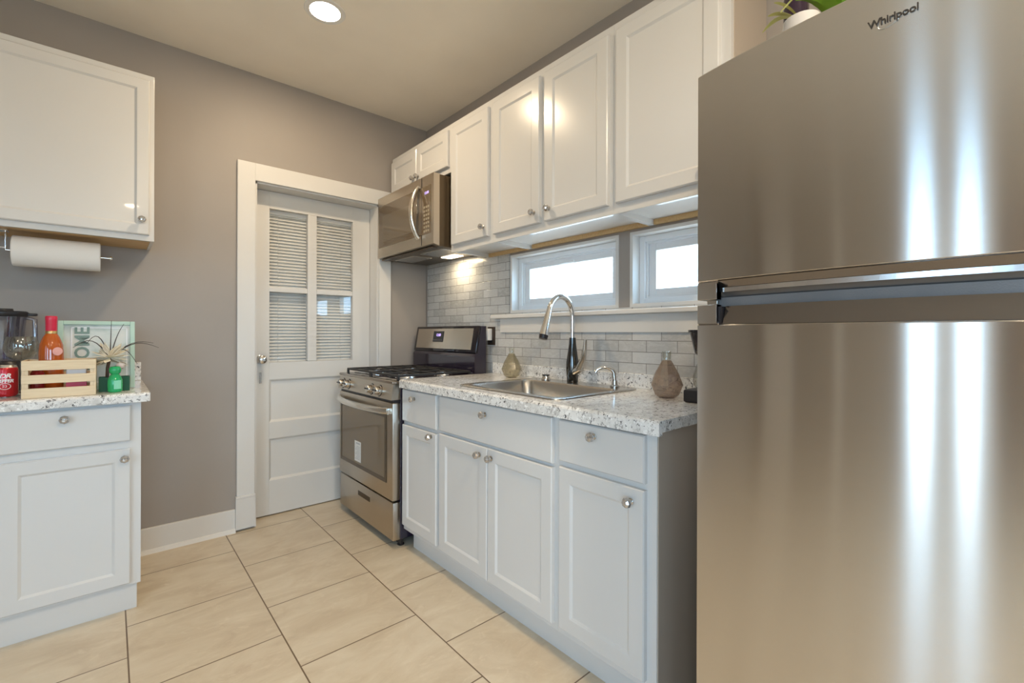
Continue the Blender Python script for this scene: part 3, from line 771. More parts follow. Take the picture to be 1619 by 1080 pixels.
# ---- paper towel holder and roll
def towel():
    yc, zc, r = 2.91, 1.528, 0.066
    h = thing('towel_holder', (-0.18, yc, 1.612), 'chrome wire paper towel holder screwed under the left wall cabinet', 'towel holder')
    obj('mount_plate', MB().box(-0.375, -0.330, yc - 0.03, yc + 0.03, 1.608, 1.6155, 0.001), CHROME, h)
    b = MB().tube([(-0.338, yc, 1.610), (-0.338, yc, zc + 0.01), (-0.338, yc, zc), (-0.325, yc, zc), (-0.10, yc, zc), (0.0, yc, zc)], 0.0045, 10)
    b.lathe([(0, 0), (0.009, 0.001), (0.010, 0.005), (0.008, 0.010), (0, 0.011)], (-0.003, yc, zc), 16, 'X')
    obj('rod', b, CHROME, h, True)
    b2 = MB().box(-0.480, -0.335, yc - 0.004, yc + 0.004, 1.535, 1.541)
    obj('side_bar', b2, CHROME, h)
    rl = MB().lathe([(0.020, 0.0), (r - 0.003, 0.0), (r, 0.003), (r, 0.280), (r - 0.003, 0.283), (0.020, 0.283), (0.020, 0.0)], (-0.318, yc, zc), 48, 'X', cap=False)
    t = thing('paper_towel_roll', (-0.18, yc, zc - r), 'white paper towel roll hanging under the left wall cabinet', 'paper towel')
    obj('paper', rl, PAPER, t, True)
    tb = MB().lathe([(0.0195, 0.002), (0.0175, 0.002), (0.0175, 0.281), (0.0195, 0.281), (0.0195, 0.002)], (-0.318, yc, zc), 24, 'X', cap=False)
    obj('cardboard_core', tb, pm('cardboard', (0.45, 0.36, 0.26), 0.8), t, True)
towel()

# ================================================================== RANGE
def gas_range():
    y0, y1 = 2.288, 3.052          # right / left side as seen
    xf = 1.150
    yc = (y0 + y1) / 2
    root = thing('gas_range', (1.5, yc, 0), 'stainless steel gas range with black sides beside the white door', 'range')
    b = MB().box(xf + 0.045, 1.788, y0, y1, 0.045, 0.900, 0.004)
    obj('body', b, ENAMEL, root)
    for sx in (1.22, 1.75):
        for sy in (y0 + 0.04, y1 - 0.04): obj('foot', MB().lathe([(0.018, 0), (0.02, 0.004), (0.012, 0.012), (0.012, 0.046)], (sx, sy, 0), 16), BLACK, root, True)
    obj('kick_plate', MB().box(1.205, 1.215, y0 + 0.01, y1 - 0.01, 0.012, 0.05), BLACK, root)
    # storage drawer
    d = MB().box(xf + 0.004, xf + 0.048, y0 + 0.002, y1 - 0.002, 0.045, 0.252, 0.006)
    dr = obj('storage_drawer', d, STEEL, root, True)
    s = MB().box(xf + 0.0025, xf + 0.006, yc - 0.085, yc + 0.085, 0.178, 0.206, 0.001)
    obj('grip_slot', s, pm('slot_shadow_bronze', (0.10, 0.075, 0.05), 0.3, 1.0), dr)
    # oven door
    od = MB().box(xf, xf + 0.045, y0 + 0.002, y1 - 0.002, 0.262, 0.795, 0.006)
    door_ = obj('oven_door', od, STEEL, root, True)
    win = MB().box(xf - 0.0015, xf + 0.004, y0 + 0.075, y1 - 0.030, 0.352, 0.728, 0.0012)
    w_ = obj('oven_window', win, OVENG, door_)
    fr = MB()
    a0, a1, q0, q1 = y0 + 0.072, y1 - 0.027, 0.349, 0.731
    for bx in ((a0, a0 + 0.022, q0, q1), (a1 - 0.022, a1, q0, q1), (a0 + 0.022, a1 - 0.022, q0, q0 + 0.022), (a0 + 0.022, a1 - 0.022, q1 - 0.022, q1)):
        fr.box(xf - 0.003, xf - 0.001, *bx)
    obj('window_border', fr, pm('bronze_border', (0.10, 0.07, 0.04), 0.15, 0.4), door_)
    # bowed handle
    pts = []
    for i in range(25):
        t = i / 24; yy = y1 - 0.030 - t * (y1 - y0 - 0.06)
        pts.append((xf - 0.012 - 0.050 * math.sin(PI * t) ** 0.7, yy, 0.752))
    hb = MB().tube(pts, 0.016, 14, None, 1.25, (0, 0, 1))
    hb.box(xf - 0.02, xf + 0.004, y1 - 0.046, y1 - 0.018, 0.735, 0.770, 0.004).box(xf - 0.02, xf + 0.004, y0 + 0.018, y0 + 0.046, 0.735, 0.770, 0.004)
    tag(obj('handle', hb, pm('satin_handle', (0.72, 0.69, 0.64), 0.22, 1.0), door_, True), 'pale bowed oven door handle')
    # energy / care label stuck on the window
    lb = MB().box(xf - 0.0034, xf - 0.0026, 2.70, 2.793, 0.385, 0.510)
    l_ = obj('sticker', lb, LABELP, door_); tag(l_, 'white paper sticker on the oven window')
    ln = MB()
    for i in range(9): ln.box(xf - 0.0038, xf - 0.0034, 2.712, 2.782 - 0.01 * (i % 3), 0.400 + 0.0095 * i, 0.403 + 0.0095 * i)
    ln.box(xf - 0.0038, xf - 0.0034, 2.712, 2.770, 0.492, 0.502)
    obj('printed_lines', ln, GREYINK, l_)
    # black gap + control panel
    obj('vent_gap', MB().box(xf + 0.010, xf + 0.05, y0 + 0.004, y1 - 0.004, 0.795, 0.812), BLACK, root)
    cp = MB().prism([(xf - 0.010, 0.812), (xf + 0.06, 0.812), (xf + 0.06, 0.898), (xf + 0.004, 0.898)], 'Y', y0 + 0.002, y1 - 0.002)
    pan = obj('control_panel', cp, STEEL, root)
    for ky in (2.975, 2.885, 2.545, 2.440):
        M = Matrix.Translation((xf - 0.002, ky, 0.850)) @ Matrix.Rotation(math.radians(-90 + 9), 4, 'Y')
        k = MB().lathe([(0.029, 0), (0.029, 0.006), (0.024, 0.009), (0.022, 0.030), (0.020, 0.034), (0, 0.034)], (0, 0, 0), 28, 'Z', True, M)
        kk = obj('knob', k, NICKEL, pan, True)
        f = MB().box(-0.004, 0.004, -0.022, 0.022, 0.030, 0.040, 0.002, 2, M)
        f2 = MB().lathe([(0.0335, 0.0005), (0.0335, 0.002), (0.028, 0.002), (0.028, 0.0005)], (0, 0, 0), 28, 'Z', False, M)
        obj('grip', f, BLACK, kk); obj('dial', f2, BLACK, kk)
    # cooktop
    t = MB().box(xf - 0.004, 1.71, y0, y1, 0.898, 0.914, 0.006)
    obj('cooktop', t, pm('cooktop_steel', (0.38, 0.33, 0.28), 0.25, 1.0), root, True)
    obj('burner_pan', MB().box(1.23, 1.69, y0 + 0.05, y1 - 0.05, 0.914, 0.917, 0.001), ENAMEL, root)
    for bx, by, r in ((1.33, y0 + 0.19, 0.045), (1.33, y1 - 0.19, 0.050), (1.59, y0 + 0.19, 0.040), (1.59, y1 - 0.19, 0.034)):
        q = MB().lathe([(r + 0.02, 0), (r + 0.018, 0.006), (r, 0.010), (r, 0.016)], (bx, by, 0.917), 28)
        bo = obj('burner', q, ALU, root, True)
        obj('burner_cap', MB().lathe([(r, 0.016), (r - 0.002, 0.022), (0, 0.024)], (bx, by, 0.917), 28), IRON, bo, True)
    for ga, gb in ((y0 + 0.030, yc - 0.006), (yc + 0.006, y1 - 0.030)):
        g = MB(); gx0, gx1 = 1.190, 1.685; zt = 0.944; q = 0.006
        for yy in (ga, gb): g.box(gx0, gx1, yy - q, yy + q, zt - 0.012, zt, 0.002)
        for xx in (gx0 + q, (gx0 + gx1) / 2, gx1 - q): g.box(xx - q, xx + q, ga, gb, zt - 0.012, zt, 0.002)
        for cx in (1.33, 1.59):
            cy = (ga + gb) / 2
            for dx, dy in ((1, 0), (-1, 0)): g.box(cx + dx * 0.02 - (0.11 if dx < 0 else 0), cx + dx * 0.02 + (0.11 if dx > 0 else 0), cy - 0.005, cy + 0.005, zt - 0.011, zt + 0.001, 0.002)
            g.box(cx - 0.005, cx + 0.005, ga, cy - 0.03, zt - 0.011, zt + 0.001, 0.002).box(cx - 0.005, cx + 0.005, cy + 0.03, gb, zt - 0.011, zt + 0.001, 0.002)
        for xx in (gx0 + q, gx1 - q):
            for yy in (ga, gb): g.box(xx - q, xx + q, yy - q, yy + q, 0.914, zt - 0.010)
        tag(obj('grate', g, IRON, root), 'black cast iron burner grate')
    # backguard, leaning slightly back
    bg_ = MB().prism([(1.698, 0.905), (1.788, 0.905), (1.788, 1.222), (1.743, 1.222), (1.715, 1.060), (1.698, 1.030)], 'Y', y0 + 0.001, y1 - 0.001)
    back = obj('backguard', bg_, ENAMEL, root)
    ang = math.atan2(0.028, 0.162)
    Mb = Matrix.Translation((1.7255, yc, 1.1335)) @ Matrix.Rotation(ang, 4, 'Y')
    hw = (y1 - y0) / 2
    r = MB()
    r.box(-0.010, 0.012, -hw - 0.002, hw + 0.002, -0.088, 0.092, 0.010, 3, Mb)
    obj('backguard_rim', r, GLOSSK, back, True)
    p = MB().box(-0.0125, -0.008, -hw + 0.050, hw - 0.030, -0.066, 0.074, 0.002, 2, Mb)
    fp = obj('back_panel', p, steel('pale_panel_steel', (0.62, 0.55, 0.46), 0.24), back)
    ds = MB().box(-0.0145, -0.0115, 0.000, 0.130, -0.020, 0.055, 0.001, 2, Mb)
    dd = obj('clock_module', ds, GLOSSK, fp)
    tm = text_mesh('12:00', 0.026, 0.0003)
    obj('clock_digits', MB().mesh(tm, Mb @ Matrix.Translation((-0.0152, 0.062, 0.028)) @ Matrix(((0, 0, -1, 0), (-1, 0, 0, 0), (0, 1, 0, 0), (0, 0, 0, 1)))), DISPLAY, dd)
    bt = MB()
    for i in range(6): bt.box(-0.0155, -0.0140, 0.012 + 0.02 * i, 0.024 + 0.02 * i, -0.012, -0.002, 0.0004, 1, Mb)
    obj('buttons', bt, DGREY, dd)
gas_range()

# ================================================================== MICROWAVE
def microwave():
    y0, y1, z0, z1, xf = 2.335, 3.080, 1.695, 2.125, 1.430
    root = thing('microwave', (1.64, (y0 + y1) / 2, z0), 'over the range stainless microwave below the short wall cabinet', 'microwave')
    obj('body', MB().box(xf + 0.040, XW - 0.010, y0 + 0.004, y1 - 0.004, z0, z1, 0.004), pm('bronze_case', (0.12, 0.085, 0.05), 0.3, 0.6), root)
    pf = MB().prism([(xf, z0 + 0.012), (xf + 0.040, z0 + 0.002), (xf + 0.040, z1), (xf, z1)], 'Y', y0, y1)
    front = obj('front_panel', pf, STEEL, root)
    g = MB().box(xf - 0.002, xf + 0.004, y0 + 0.030, y1 - 0.018, z0 + 0.078, z1 - 0.062, 0.0015)
    gl = obj('glass_front', g, MWG, front)
    inner = MB().box(xf - 0.0028, xf - 0.0018, 2.530, y1 - 0.075, z0 + 0.115, z1 - 0.135, 0.0004)
    obj('door_window', inner, pm('screened_window', (0.16, 0.125, 0.085), 0.08, spec=0.8), gl)
    obj('door_split', MB().box(xf - 0.0022, xf + 0.002, 2.471, 2.4735, z0 + 0.015, z1 - 0.003), BLACK, front)
    kp = MB()
    for r in range(7):
        for c in range(3): kp.box(xf - 0.0030, xf - 0.0018, 2.382 + 0.024 * c, 2.398 + 0.024 * c, z0 + 0.090 + 0.024 * r, z0 + 0.103 + 0.024 * r)
    obj('keypad', kp, pm('keypad_print', (0.35, 0.30, 0.22), 0.4), gl)
    tm = text_mesh('12:00', 0.022, 0.0003)
    obj('clock_digits', MB().mesh(tm, face_mX(xf - 0.0024, 2.412, z1 - 0.105)), DISPLAY, gl)
    pts = []
    for i in range(21):
        t = i / 20; zz = z0 + 0.062 + t * (z1 - z0 - 0.115)
        pts.append((xf - 0.006 - 0.052 * math.sin(PI * t) ** 0.75, 2.500, zz))
    h = MB().tube(pts, 0.0135, 14, None, 1.15, (0, 1, 0))
    tag(obj('handle', h, pm('satin_handle2', (0.74, 0.69, 0.62), 0.2, 1.0), front, True), 'pale bowed vertical door handle')
    # underside: vents, grease filters and cooktop lamp
    obj('front_vent', MB().box(xf + 0.02, xf + 0.055, y0 + 0.05, y1 - 0.02, z0 - 0.006, z0 + 0.003, 0.001), pm('bronze_vent', (0.10, 0.07, 0.05), 0.3, 0.6), root)
    for a, b_ in ((y0 + 0.06, y0 + 0.33), (y1 - 0.33, y1 - 0.06)):
        obj('grease_filter', MB().box(xf + 0.10, xf + 0.24, a, b_, z0 - 0.003, z0 + 0.002, 0.001), NICKEL, root)
    tag(obj('lamp_cover', MB().box(1.700, 1.775, 2.520, 2.680, z0 - 0.004, z0 + 0.002, 0.001), HOODLENS, root), 'glowing cooktop lamp cover')
    d = bpy.data.lights.new('cooktop_lamp', 'AREA'); d.shape = 'RECTANGLE'; d.size = 0.06; d.size_y = 0.14; d.energy = HOOD_W; d.color = (1.0, 0.80, 0.52)
    lo = bpy.data.objects.new('cooktop_lamp', d); COL.objects.link(lo); lo.location = (1.738, 2.60, z0 - 0.008)
microwave()

# ================================================================== REFRIGERATOR
def fridge():
    YC, HW, XE, SAG = 0.123, 0.357, 0.952, 0.040
    root = thing('refrigerator', (1.35, YC, 0), 'tall brushed steel refrigerator with the freezer door on top', 'refrigerator')
    def xs(y): return XE - SAG * (1 - ((y - YC) / HW) ** 2)
    XB = 1.020                         # back of the doors
    NS = 40
    def door_mesh(z0, z1, ya, yb, depth=0.0, bev=0.004):
        """curved slab between ya and yb, set back by depth"""
        rows = [(z0, bev), (z0 + bev, 0), (z1 - bev, 0), (z1, bev)]
        n = max(2, int(NS * abs(yb - ya) / (2 * HW)))
        yy = [ya + (yb - ya) * i / n for i in range(n + 1)]
        vs, fs = [], []
        for z, ins in rows:
            for i, y in enumerate(yy):
                vs.append((xs(y) + depth + ins, y, z))
        W = n + 1
        for r in range(3):
            for i in range(n): fs.append((r * W + i, r * W + i + 1, (r + 1) * W + i + 1, (r + 1) * W + i))
        o = len(vs)
        for y in (ya, yb):
            for z in (z0, z1): vs.append((XB, y, z))
        a0, a1, b0, b1 = o, o + 1, o + 2, o + 3
        fs.append(tuple(range(3 * W, 4 * W)) + (b1, a1)); fs.append(tuple(range(W)) + (b0, a0))
        fs.append((0, W, 2 * W, 3 * W, a1, a0)); fs.append((W - 1, 2 * W - 1, 3 * W - 1, 4 * W - 1, b1, b0)); fs.append((a0, a1, b1, b0))
        return vs, fs
    obj('cabinet', MB().box(XB + 0.008, 1.790, YC - HW + 0.006, YC + HW - 0.006, 0.035, 1.715, 0.006), pm('fridge_side_grey', (0.42, 0.42, 0.42), 0.4), root)
    obj('base_grille', MB().box(XB + 0.012, XB + 0.05, YC - HW + 0.02, YC + HW - 0.02, 0.012, 0.085, 0.003), BLACK, root)
    for sx in (1.10, 1.72):
        for sy in (YC - HW + 0.06, YC + HW - 0.06): obj('roller_foot', MB().cyl((sx, sy, 0), 0.018, 0.036, 'Z', 16), BLACK, root)
    PL, PR = YC + HW - 0.046, YC - HW + 0.046      # pocket ends (left as seen is +y)
    # freezer door: full width above, corner pieces beside the grip pocket
    def slab(zones):
        mb = MB()
        for z in zones:
            vs, fs = door_mesh(*z); mb.quads(vs, fs)
        return mb
    ZT0, ZT1, ZP = 1.2475, 1.730, 1.284
    up = slab([(ZP, ZT1, YC - HW, YC + HW)]); 
    vs, fs = door_mesh(ZT0, ZP, PL, YC + HW, 0, 0.0006); up.quads(vs, fs)
    vs, fs = door_mesh(ZT0, ZP, YC - HW, PR, 0, 0.0006); up.quads(vs, fs)
    fd = obj('freezer_door', up, FRIDGE, root, True, angle=30)
    # pocket lining: chamfered dark top, bright strip, dark back
    def strip(prof, ya, yb, depths):
        """prof: list of (depth from the door curve, z)"""
        mb = MB(); n = 30; vs, fs = [], []
        for i in range(n + 1):
            y = ya + (yb - ya) * i / n
            for dpt, z in prof: vs.append((xs(y) + dpt, y, z))
        k = len(prof)
        for i in range(n):
            for j in range(k): fs.append((i * k + j, i * k + (j + 1) % k, (i + 1) * k + (j + 1) % k, (i + 1) * k + j))
        fs.append(tuple(range(k))); fs.append(tuple(range(n * k, n * k + k)))
        mb.quads(vs, fs); return mb
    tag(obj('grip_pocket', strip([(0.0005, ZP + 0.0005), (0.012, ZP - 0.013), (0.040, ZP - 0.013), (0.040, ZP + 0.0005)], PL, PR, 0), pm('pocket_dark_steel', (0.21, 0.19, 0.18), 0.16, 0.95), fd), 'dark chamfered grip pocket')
    tag(obj('grip_bar', strip([(0.011, ZP - 0.022), (0.011, ZP - 0.013), (0.040, ZP - 0.013), (0.040, ZP - 0.022)], PL, PR, 0), pm('bright_bar', (0.86, 0.85, 0.84), 0.22, 1.0), fd), 'bright chrome grip strip')
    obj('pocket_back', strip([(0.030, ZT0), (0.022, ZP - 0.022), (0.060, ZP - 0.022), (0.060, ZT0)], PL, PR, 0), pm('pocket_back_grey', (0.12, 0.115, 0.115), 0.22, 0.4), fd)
    # fridge door
    ZF1, ZQ = 1.236, 1.197
    lo_ = slab([(0.095, ZQ, YC - HW, YC + HW)])
    vs, fs = door_mesh(ZQ, ZF1, PL, YC + HW, 0, 0.0006); lo_.quads(vs, fs)
    vs, fs = door_mesh(ZQ, ZF1, YC - HW, PR, 0, 0.0006); lo_.quads(vs, fs)
    rd = obj('fridge_door', lo_, FRIDGE, root, True, angle=30)
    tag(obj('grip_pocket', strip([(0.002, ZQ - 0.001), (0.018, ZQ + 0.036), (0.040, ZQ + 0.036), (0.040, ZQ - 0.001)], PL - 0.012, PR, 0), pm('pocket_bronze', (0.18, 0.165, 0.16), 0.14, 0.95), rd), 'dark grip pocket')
    obj('pocket_end', strip([(0.004, ZQ), (0.004, ZF1 - 0.004), (0.05, ZF1 - 0.004), (0.05, ZQ)], PL, PL - 0.009, 0), BLACK, rd)
    obj('gasket', strip([(0.024, ZF1 - 0.009), (0.024, ZT0 + 0.004), (0.066, ZT0 + 0.004), (0.066, ZF1 - 0.009)], YC + HW - 0.03, YC - HW + 0.03, 0), GASKET, root)
    # pale outline of the pocket
    edge = MB(); e = 0.0016
    edge.box(xs(PL) - 0.001, xs(PL) + 0.02, PL, PL + e, ZQ + 0.004, ZF1).box(xs(PL) - 0.001, xs(PL) + 0.02, PL, PL + e, ZT0, ZP - 0.004)
    obj('pocket_edge', edge, ALU, rd)
    h = MB().box(0.958, 1.03, YC + HW - 0.040, YC + HW - 0.018, ZF1 + 0.0015, ZT0 - 0.0015, 0.001)
    obj('centre_hinge', h, NICKEL, root)
    hc = MB().box(1.00, 1.13, YC - HW + 0.02, YC - HW + 0.09, 1.715, 1.745, 0.006)
    obj('hinge_cover', hc, DGREY, root)
    # maker's lettering, bent to the curve of the door
    tm = text_mesh('Whirlpool', 0.0158, 0.0008, 0.94, 0.0, 0.0002)
    ly = 0.147; lz = 1.668
    for v in tm.vertices:
        y = ly - v.co.x; v.co = Vector((xs(y) - 0.0012 - v.co.z, y, lz + v.co.y))
    wb = MB().mesh(tm)
    obj('nameplate_lettering', wb, pm('badge_dark_chrome', (0.09, 0.08, 0.075), 0.25, 0.8), fd)
    pts = []
    for i in range(40):
        a = 2 * PI * i / 39; y = ly + 0.004 - 0.014 * math.cos(a); pts.append((xs(y) - 0.001, y, lz - 0.003 + 0.008 * math.sin(a) + 0.25 * (ly - y)))
    sw = MB().tube(pts[18:36], 0.0005, 6)
    obj('nameplate_swoosh', sw, pm('badge_silver', (0.6, 0.6, 0.6), 0.3, 1.0), fd)
fridge()

# ================================================================== THINGS ON THE RIGHT COUNTER
def glass_vase(x, y, s, mat, label):
    root = thing('glass_vase', (x, y, CT), label, 'vase', 'faceted glass vases by the sink')
    b = MB().lathe([(0.028 * s, 0), (0.046 * s, 0.012 * s), (0.062 * s, 0.052 * s), (0.046 * s, 0.095 * s), (0.021 * s, 0.140 * s), (0.0175 * s, 0.146 * s)], (x, y, CT), 10)
    obj('body', b, mat, root)
    n = MB().lathe([(0.0175 * s, 0.146 * s), (0.0165 * s, 0.150 * s), (0.0165 * s, 0.176 * s), (0.019 * s, 0.180 * s), (0.017 * s, 0.181 * s), (0.0145 * s, 0.150 * s)], (x, y, CT), 20, cap=False)
    obj('neck', n, CLEAR, root, True)
glass_vase(1.715, 1.960, 0.93, AMBERG, 'pale amber faceted glass vase on the countertop beside the range')
glass_vase(1.640, 0.952, 1.00, SMOKE, 'larger rose tinted faceted glass vase beside the coffee maker')

def coffee_maker():
    y0, y1 = 0.715, 0.850
    root = thing('coffee_maker', (1.66, (y0 + y1) / 2, CT), 'small black coffee maker with a glass carafe half hidden by the refrigerator', 'coffee maker')
    yc = (y0 + y1) / 2
    obj('base', MB().box(1.575, 1.79, y0, y1, CT, CT + 0.048, 0.008), BLACK, root, True)
    obj('tower', MB().box(1.715, 1.79, y0 + 0.004, y1 - 0.004, CT + 0.046, CT + 0.262, 0.008), BLACK, root, True)
    hd = MB().lathe([(0.040, 0), (0.052, 0.012), (0.066, 0.075), (0.068, 0.086), (0.075, 0.088), (0.075, 0.096), (0, 0.098)], (1.645, yc, CT + 0.168), 28)
    obj('filter_head', hd, GLOSSK, root, True)
    c = MB().lathe([(0.045, 0), (0.056, 0.012), (0.058, 0.045), (0.046, 0.085), (0.038, 0.096)], (1.645, yc, CT + 0.050), 28)
    cf = obj('carafe', c, CLEAR, root, True)
    obj('carafe_band', MB().lathe([(0.0385, 0.094), (0.041, 0.097), (0.041, 0.106), (0.030, 0.112), (0, 0.113)], (1.645, yc, CT + 0.050), 28), BLACK, cf, True)
    obj('carafe_handle', MB().tube([(1.60, yc - 0.012, CT + 0.140), (1.568, yc - 0.018, CT + 0.138), (1.562, yc - 0.02, CT + 0.09), (1.585, yc - 0.014, CT + 0.066)], 0.006, 10), BLACK, cf, True)
coffee_maker()

def outlet():
    y, z = 2.292, 1.160
    root = thing('wall_outlet', (1.83, y, z - 0.06), 'dark outlet plate with a white plug on the tile beside the range', 'outlet')
    obj('cover_plate', MB().box(1.8305, 1.8372, y - 0.036, y + 0.036, z - 0.058, z + 0.058, 0.002), pm('bronze_plate', (0.055, 0.04, 0.03), 0.3, 0.3), root)
    obj('socket', MB().box(1.829, 1.832, y - 0.016, y + 0.016, z - 0.045, z - 0.006, 0.002), BLACK, root)
    obj('plug', MB().box(1.800, 1.831, y - 0.012, y + 0.022, z - 0.028, z + 0.046, 0.004), WPLAST, root, True)
outlet()

# ================================================================== THINGS ON THE LEFT COUNTER
LC = 0.9245
def crate():
    x0, x1, y0, y1, z1 = -0.251, -0.043, 2.505, 2.665, LC + 0.142
    root = thing('wooden_crate', ((x0 + x1) / 2, (y0 + y1) / 2, LC), 'small pale pine crate with slatted sides on the left countertop', 'crate')
    for yy in (y0, y1 - 0.006):
        for za, zb in ((0.0, 0.036), (0.054, 0.087), (0.105, 0.142)):
            obj('slat', MB().box(x0, x1, yy, yy + 0.006, LC + za, LC + zb, 0.001), CRATE, root)
    for xx in (x0, x1 - 0.008): obj('end_board', MB().box(xx, xx + 0.008, y0 + 0.006, y1 - 0.006, LC, z1, 0.001), CRATE, root)
    obj('bottom_board', MB().box(x0 + 0.008, x1 - 0.008, y0 + 0.006, y1 - 0.006, LC, LC + 0.006), CRATE, root)
    for xx in (x0 + 0.008, x1 - 0.018):
        for yy in (y0 + 0.006, y1 - 0.016): obj('corner_post', MB().box(xx, xx + 0.010, yy, yy + 0.010, LC + 0.006, z1 - 0.004), CRATE, root)
crate()
ZI = LC + 0.0062
def brandy():
    x, y = -0.179, 2.622
    root = thing('liquor_bottle', (x, y, ZI), 'amber liquor bottle with a red foil neck standing in the crate', 'bottle')
    b = MB().lathe([(0.033, 0), (0.0365, 0.006), (0.0372, 0.06), (0.0372, 0.165), (0.0345, 0.195), (0.026, 0.222), (0.017, 0.240), (0.0152, 0.246)], (x, y, ZI), 36)
    obj('glass_body', b, BRANDY, root, True)
    obj('foil_neck', MB().lathe([(0.0160, 0.243), (0.0172, 0.250), (0.0176, 0.292), (0.0182, 0.294), (0.0182, 0.306), (0.0165, 0.310), (0, 0.311)], (x, y, ZI), 28), RED, root, True)
    obj('neck_band', MB().lathe([(0.0165, 0.238), (0.0182, 0.240), (0.0182, 0.248), (0.0172, 0.250)], (x, y, ZI), 28, cap=False), pm('gold_band', (0.55, 0.38, 0.16), 0.3, 0.9), root, True)
    sl = MB().lathe([(0, -0.001), (0.0155, -0.001), (0.0165, 0.0005), (0.0, 0.0015)], (0, 0, 0), 24, 'Z', True,
                    Matrix.Translation((x + 0.020, y - 0.0325, ZI + 0.168)) @ Matrix.Rotation(0.55, 4, 'Z') @ Matrix.Rotation(PI / 2, 4, 'X'))
    tag(obj('seal', sl, pm('pink_seal', (0.80, 0.42, 0.38), 0.5), root), 'round pink paper seal')
brandy()
def packets():
    p = MB().box(-0.132, -0.072, 2.545, 2.600, ZI, ZI + 0.098, 0.004)
    o = thing('white_box', (-0.10, 2.57, ZI), 'small white box glimpsed through the slats of the crate', 'box')
    obj('carton', p, WPLAST, o)
    obj('red_band', MB().box(-0.1325, -0.0715, 2.5445, 2.6005, ZI + 0.02, ZI + 0.052, 0.0005), RED, o)
    o = thing('red_jar', (-0.222, 2.565, ZI), 'small dark red jar inside the left end of the crate', 'jar')
    obj('glass', MB().lathe([(0.018, 0), (0.020, 0.004), (0.020, 0.085), (0.014, 0.096)], (-0.213, 2.56, ZI), 24), pm('dark_red_jar', (0.22, 0.012, 0.012), 0.15), o, True)
    obj('lid', MB().lathe([(0.016, 0.096), (0.016, 0.108), (0, 0.109)], (-0.213, 2.56, ZI), 24), BLACK, o, True)
packets()
def soda():
    x, y = -0.302, 2.625
    root = thing('soda_can', (x, y, LC), 'dark red soda can with white lettering left of the crate', 'soda can')
    obj('can_body', MB().lathe([(0.026, 0.002), (0.0325, 0.010), (0.033, 0.014), (0.033, 0.106), (0.0305, 0.114)], (x, y, LC), 40), CANRED, root, True)
    obj('can_rim', MB().lathe([(0.024, 0.0), (0.0262, 0.002), (0.0262, 0.004)], (x, y, LC), 32), ALU, root, True)
    obj('can_top', MB().lathe([(0.0305, 0.114), (0.027, 0.121), (0.0262, 0.1225), (0.0245, 0.1205), (0.0, 0.1185)], (x, y, LC), 40, cap=False), ALU, root, True)
    a0 = math.atan2(-y, -x) - 0.12        # towards the viewer
    def wrap(me, zc):
        for v in me.vertices:
            a = a0 + v.co.x / 0.033
            r = 0.0333 + v.co.z; v.co = Vector((x + r * math.cos(a), y + r * math.sin(a), zc + v.co.y))
        return MB().mesh(me)
    l = wrap(text_mesh('DR', 0.024, 0.0002, 0.9, 0.25, 0.0008), LC + 0.082)
    obj('lettering', l, INKW, root)
    obj('lettering', wrap(text_mesh('PEPPER', 0.017, 0.0002, 0.85, 0.25, 0.0006), LC + 0.063), INKW, root)
    obj('lettering', wrap(text_mesh('23', 0.013, 0.0002, 1.0), LC + 0.043), INKW, root)
    ring = MB()
    pts = []
    for i in range(33):
        t = 2 * PI * i / 32; a = a0 + 0.0155 * math.cos(t) / 0.033; z = LC + 0.043 + 0.0115 * math.sin(t)
        pts.append((x + 0.0333 * math.cos(a), y + 0.0333 * math.sin(a), z))
    ring.tube(pts, 0.0011, 6); obj('ring_mark', ring, INKW, root)
soda()
def wineglass():
    x, y = -0.277, 2.775
    root = thing('wine_glass', (x, y, LC), 'round clear wine glass behind the crate and soda can', 'glass')
    obj('foot', MB().lathe([(0.036, 0), (0.036, 0.002), (0.010, 0.006), (0.004, 0.012)], (x, y, LC), 32), CLEAR, root, True)
    obj('stem', MB().cyl((x, y, LC + 0.010), 0.004, 0.120, 'Z', 16), CLEAR, root, True)
    obj('bowl', MB().lathe([(0.004, 0.128), (0.022, 0.134), (0.042, 0.150), (0.053, 0.176), (0.052, 0.205), (0.044, 0.232), (0.0425, 0.232), (0.050, 0.204), (0.051, 0.177), (0.040, 0.153), (0.020, 0.138), (0.0, 0.135)], (x, y, LC), 40, cap=False), CLEAR, root, True)
wineglass()
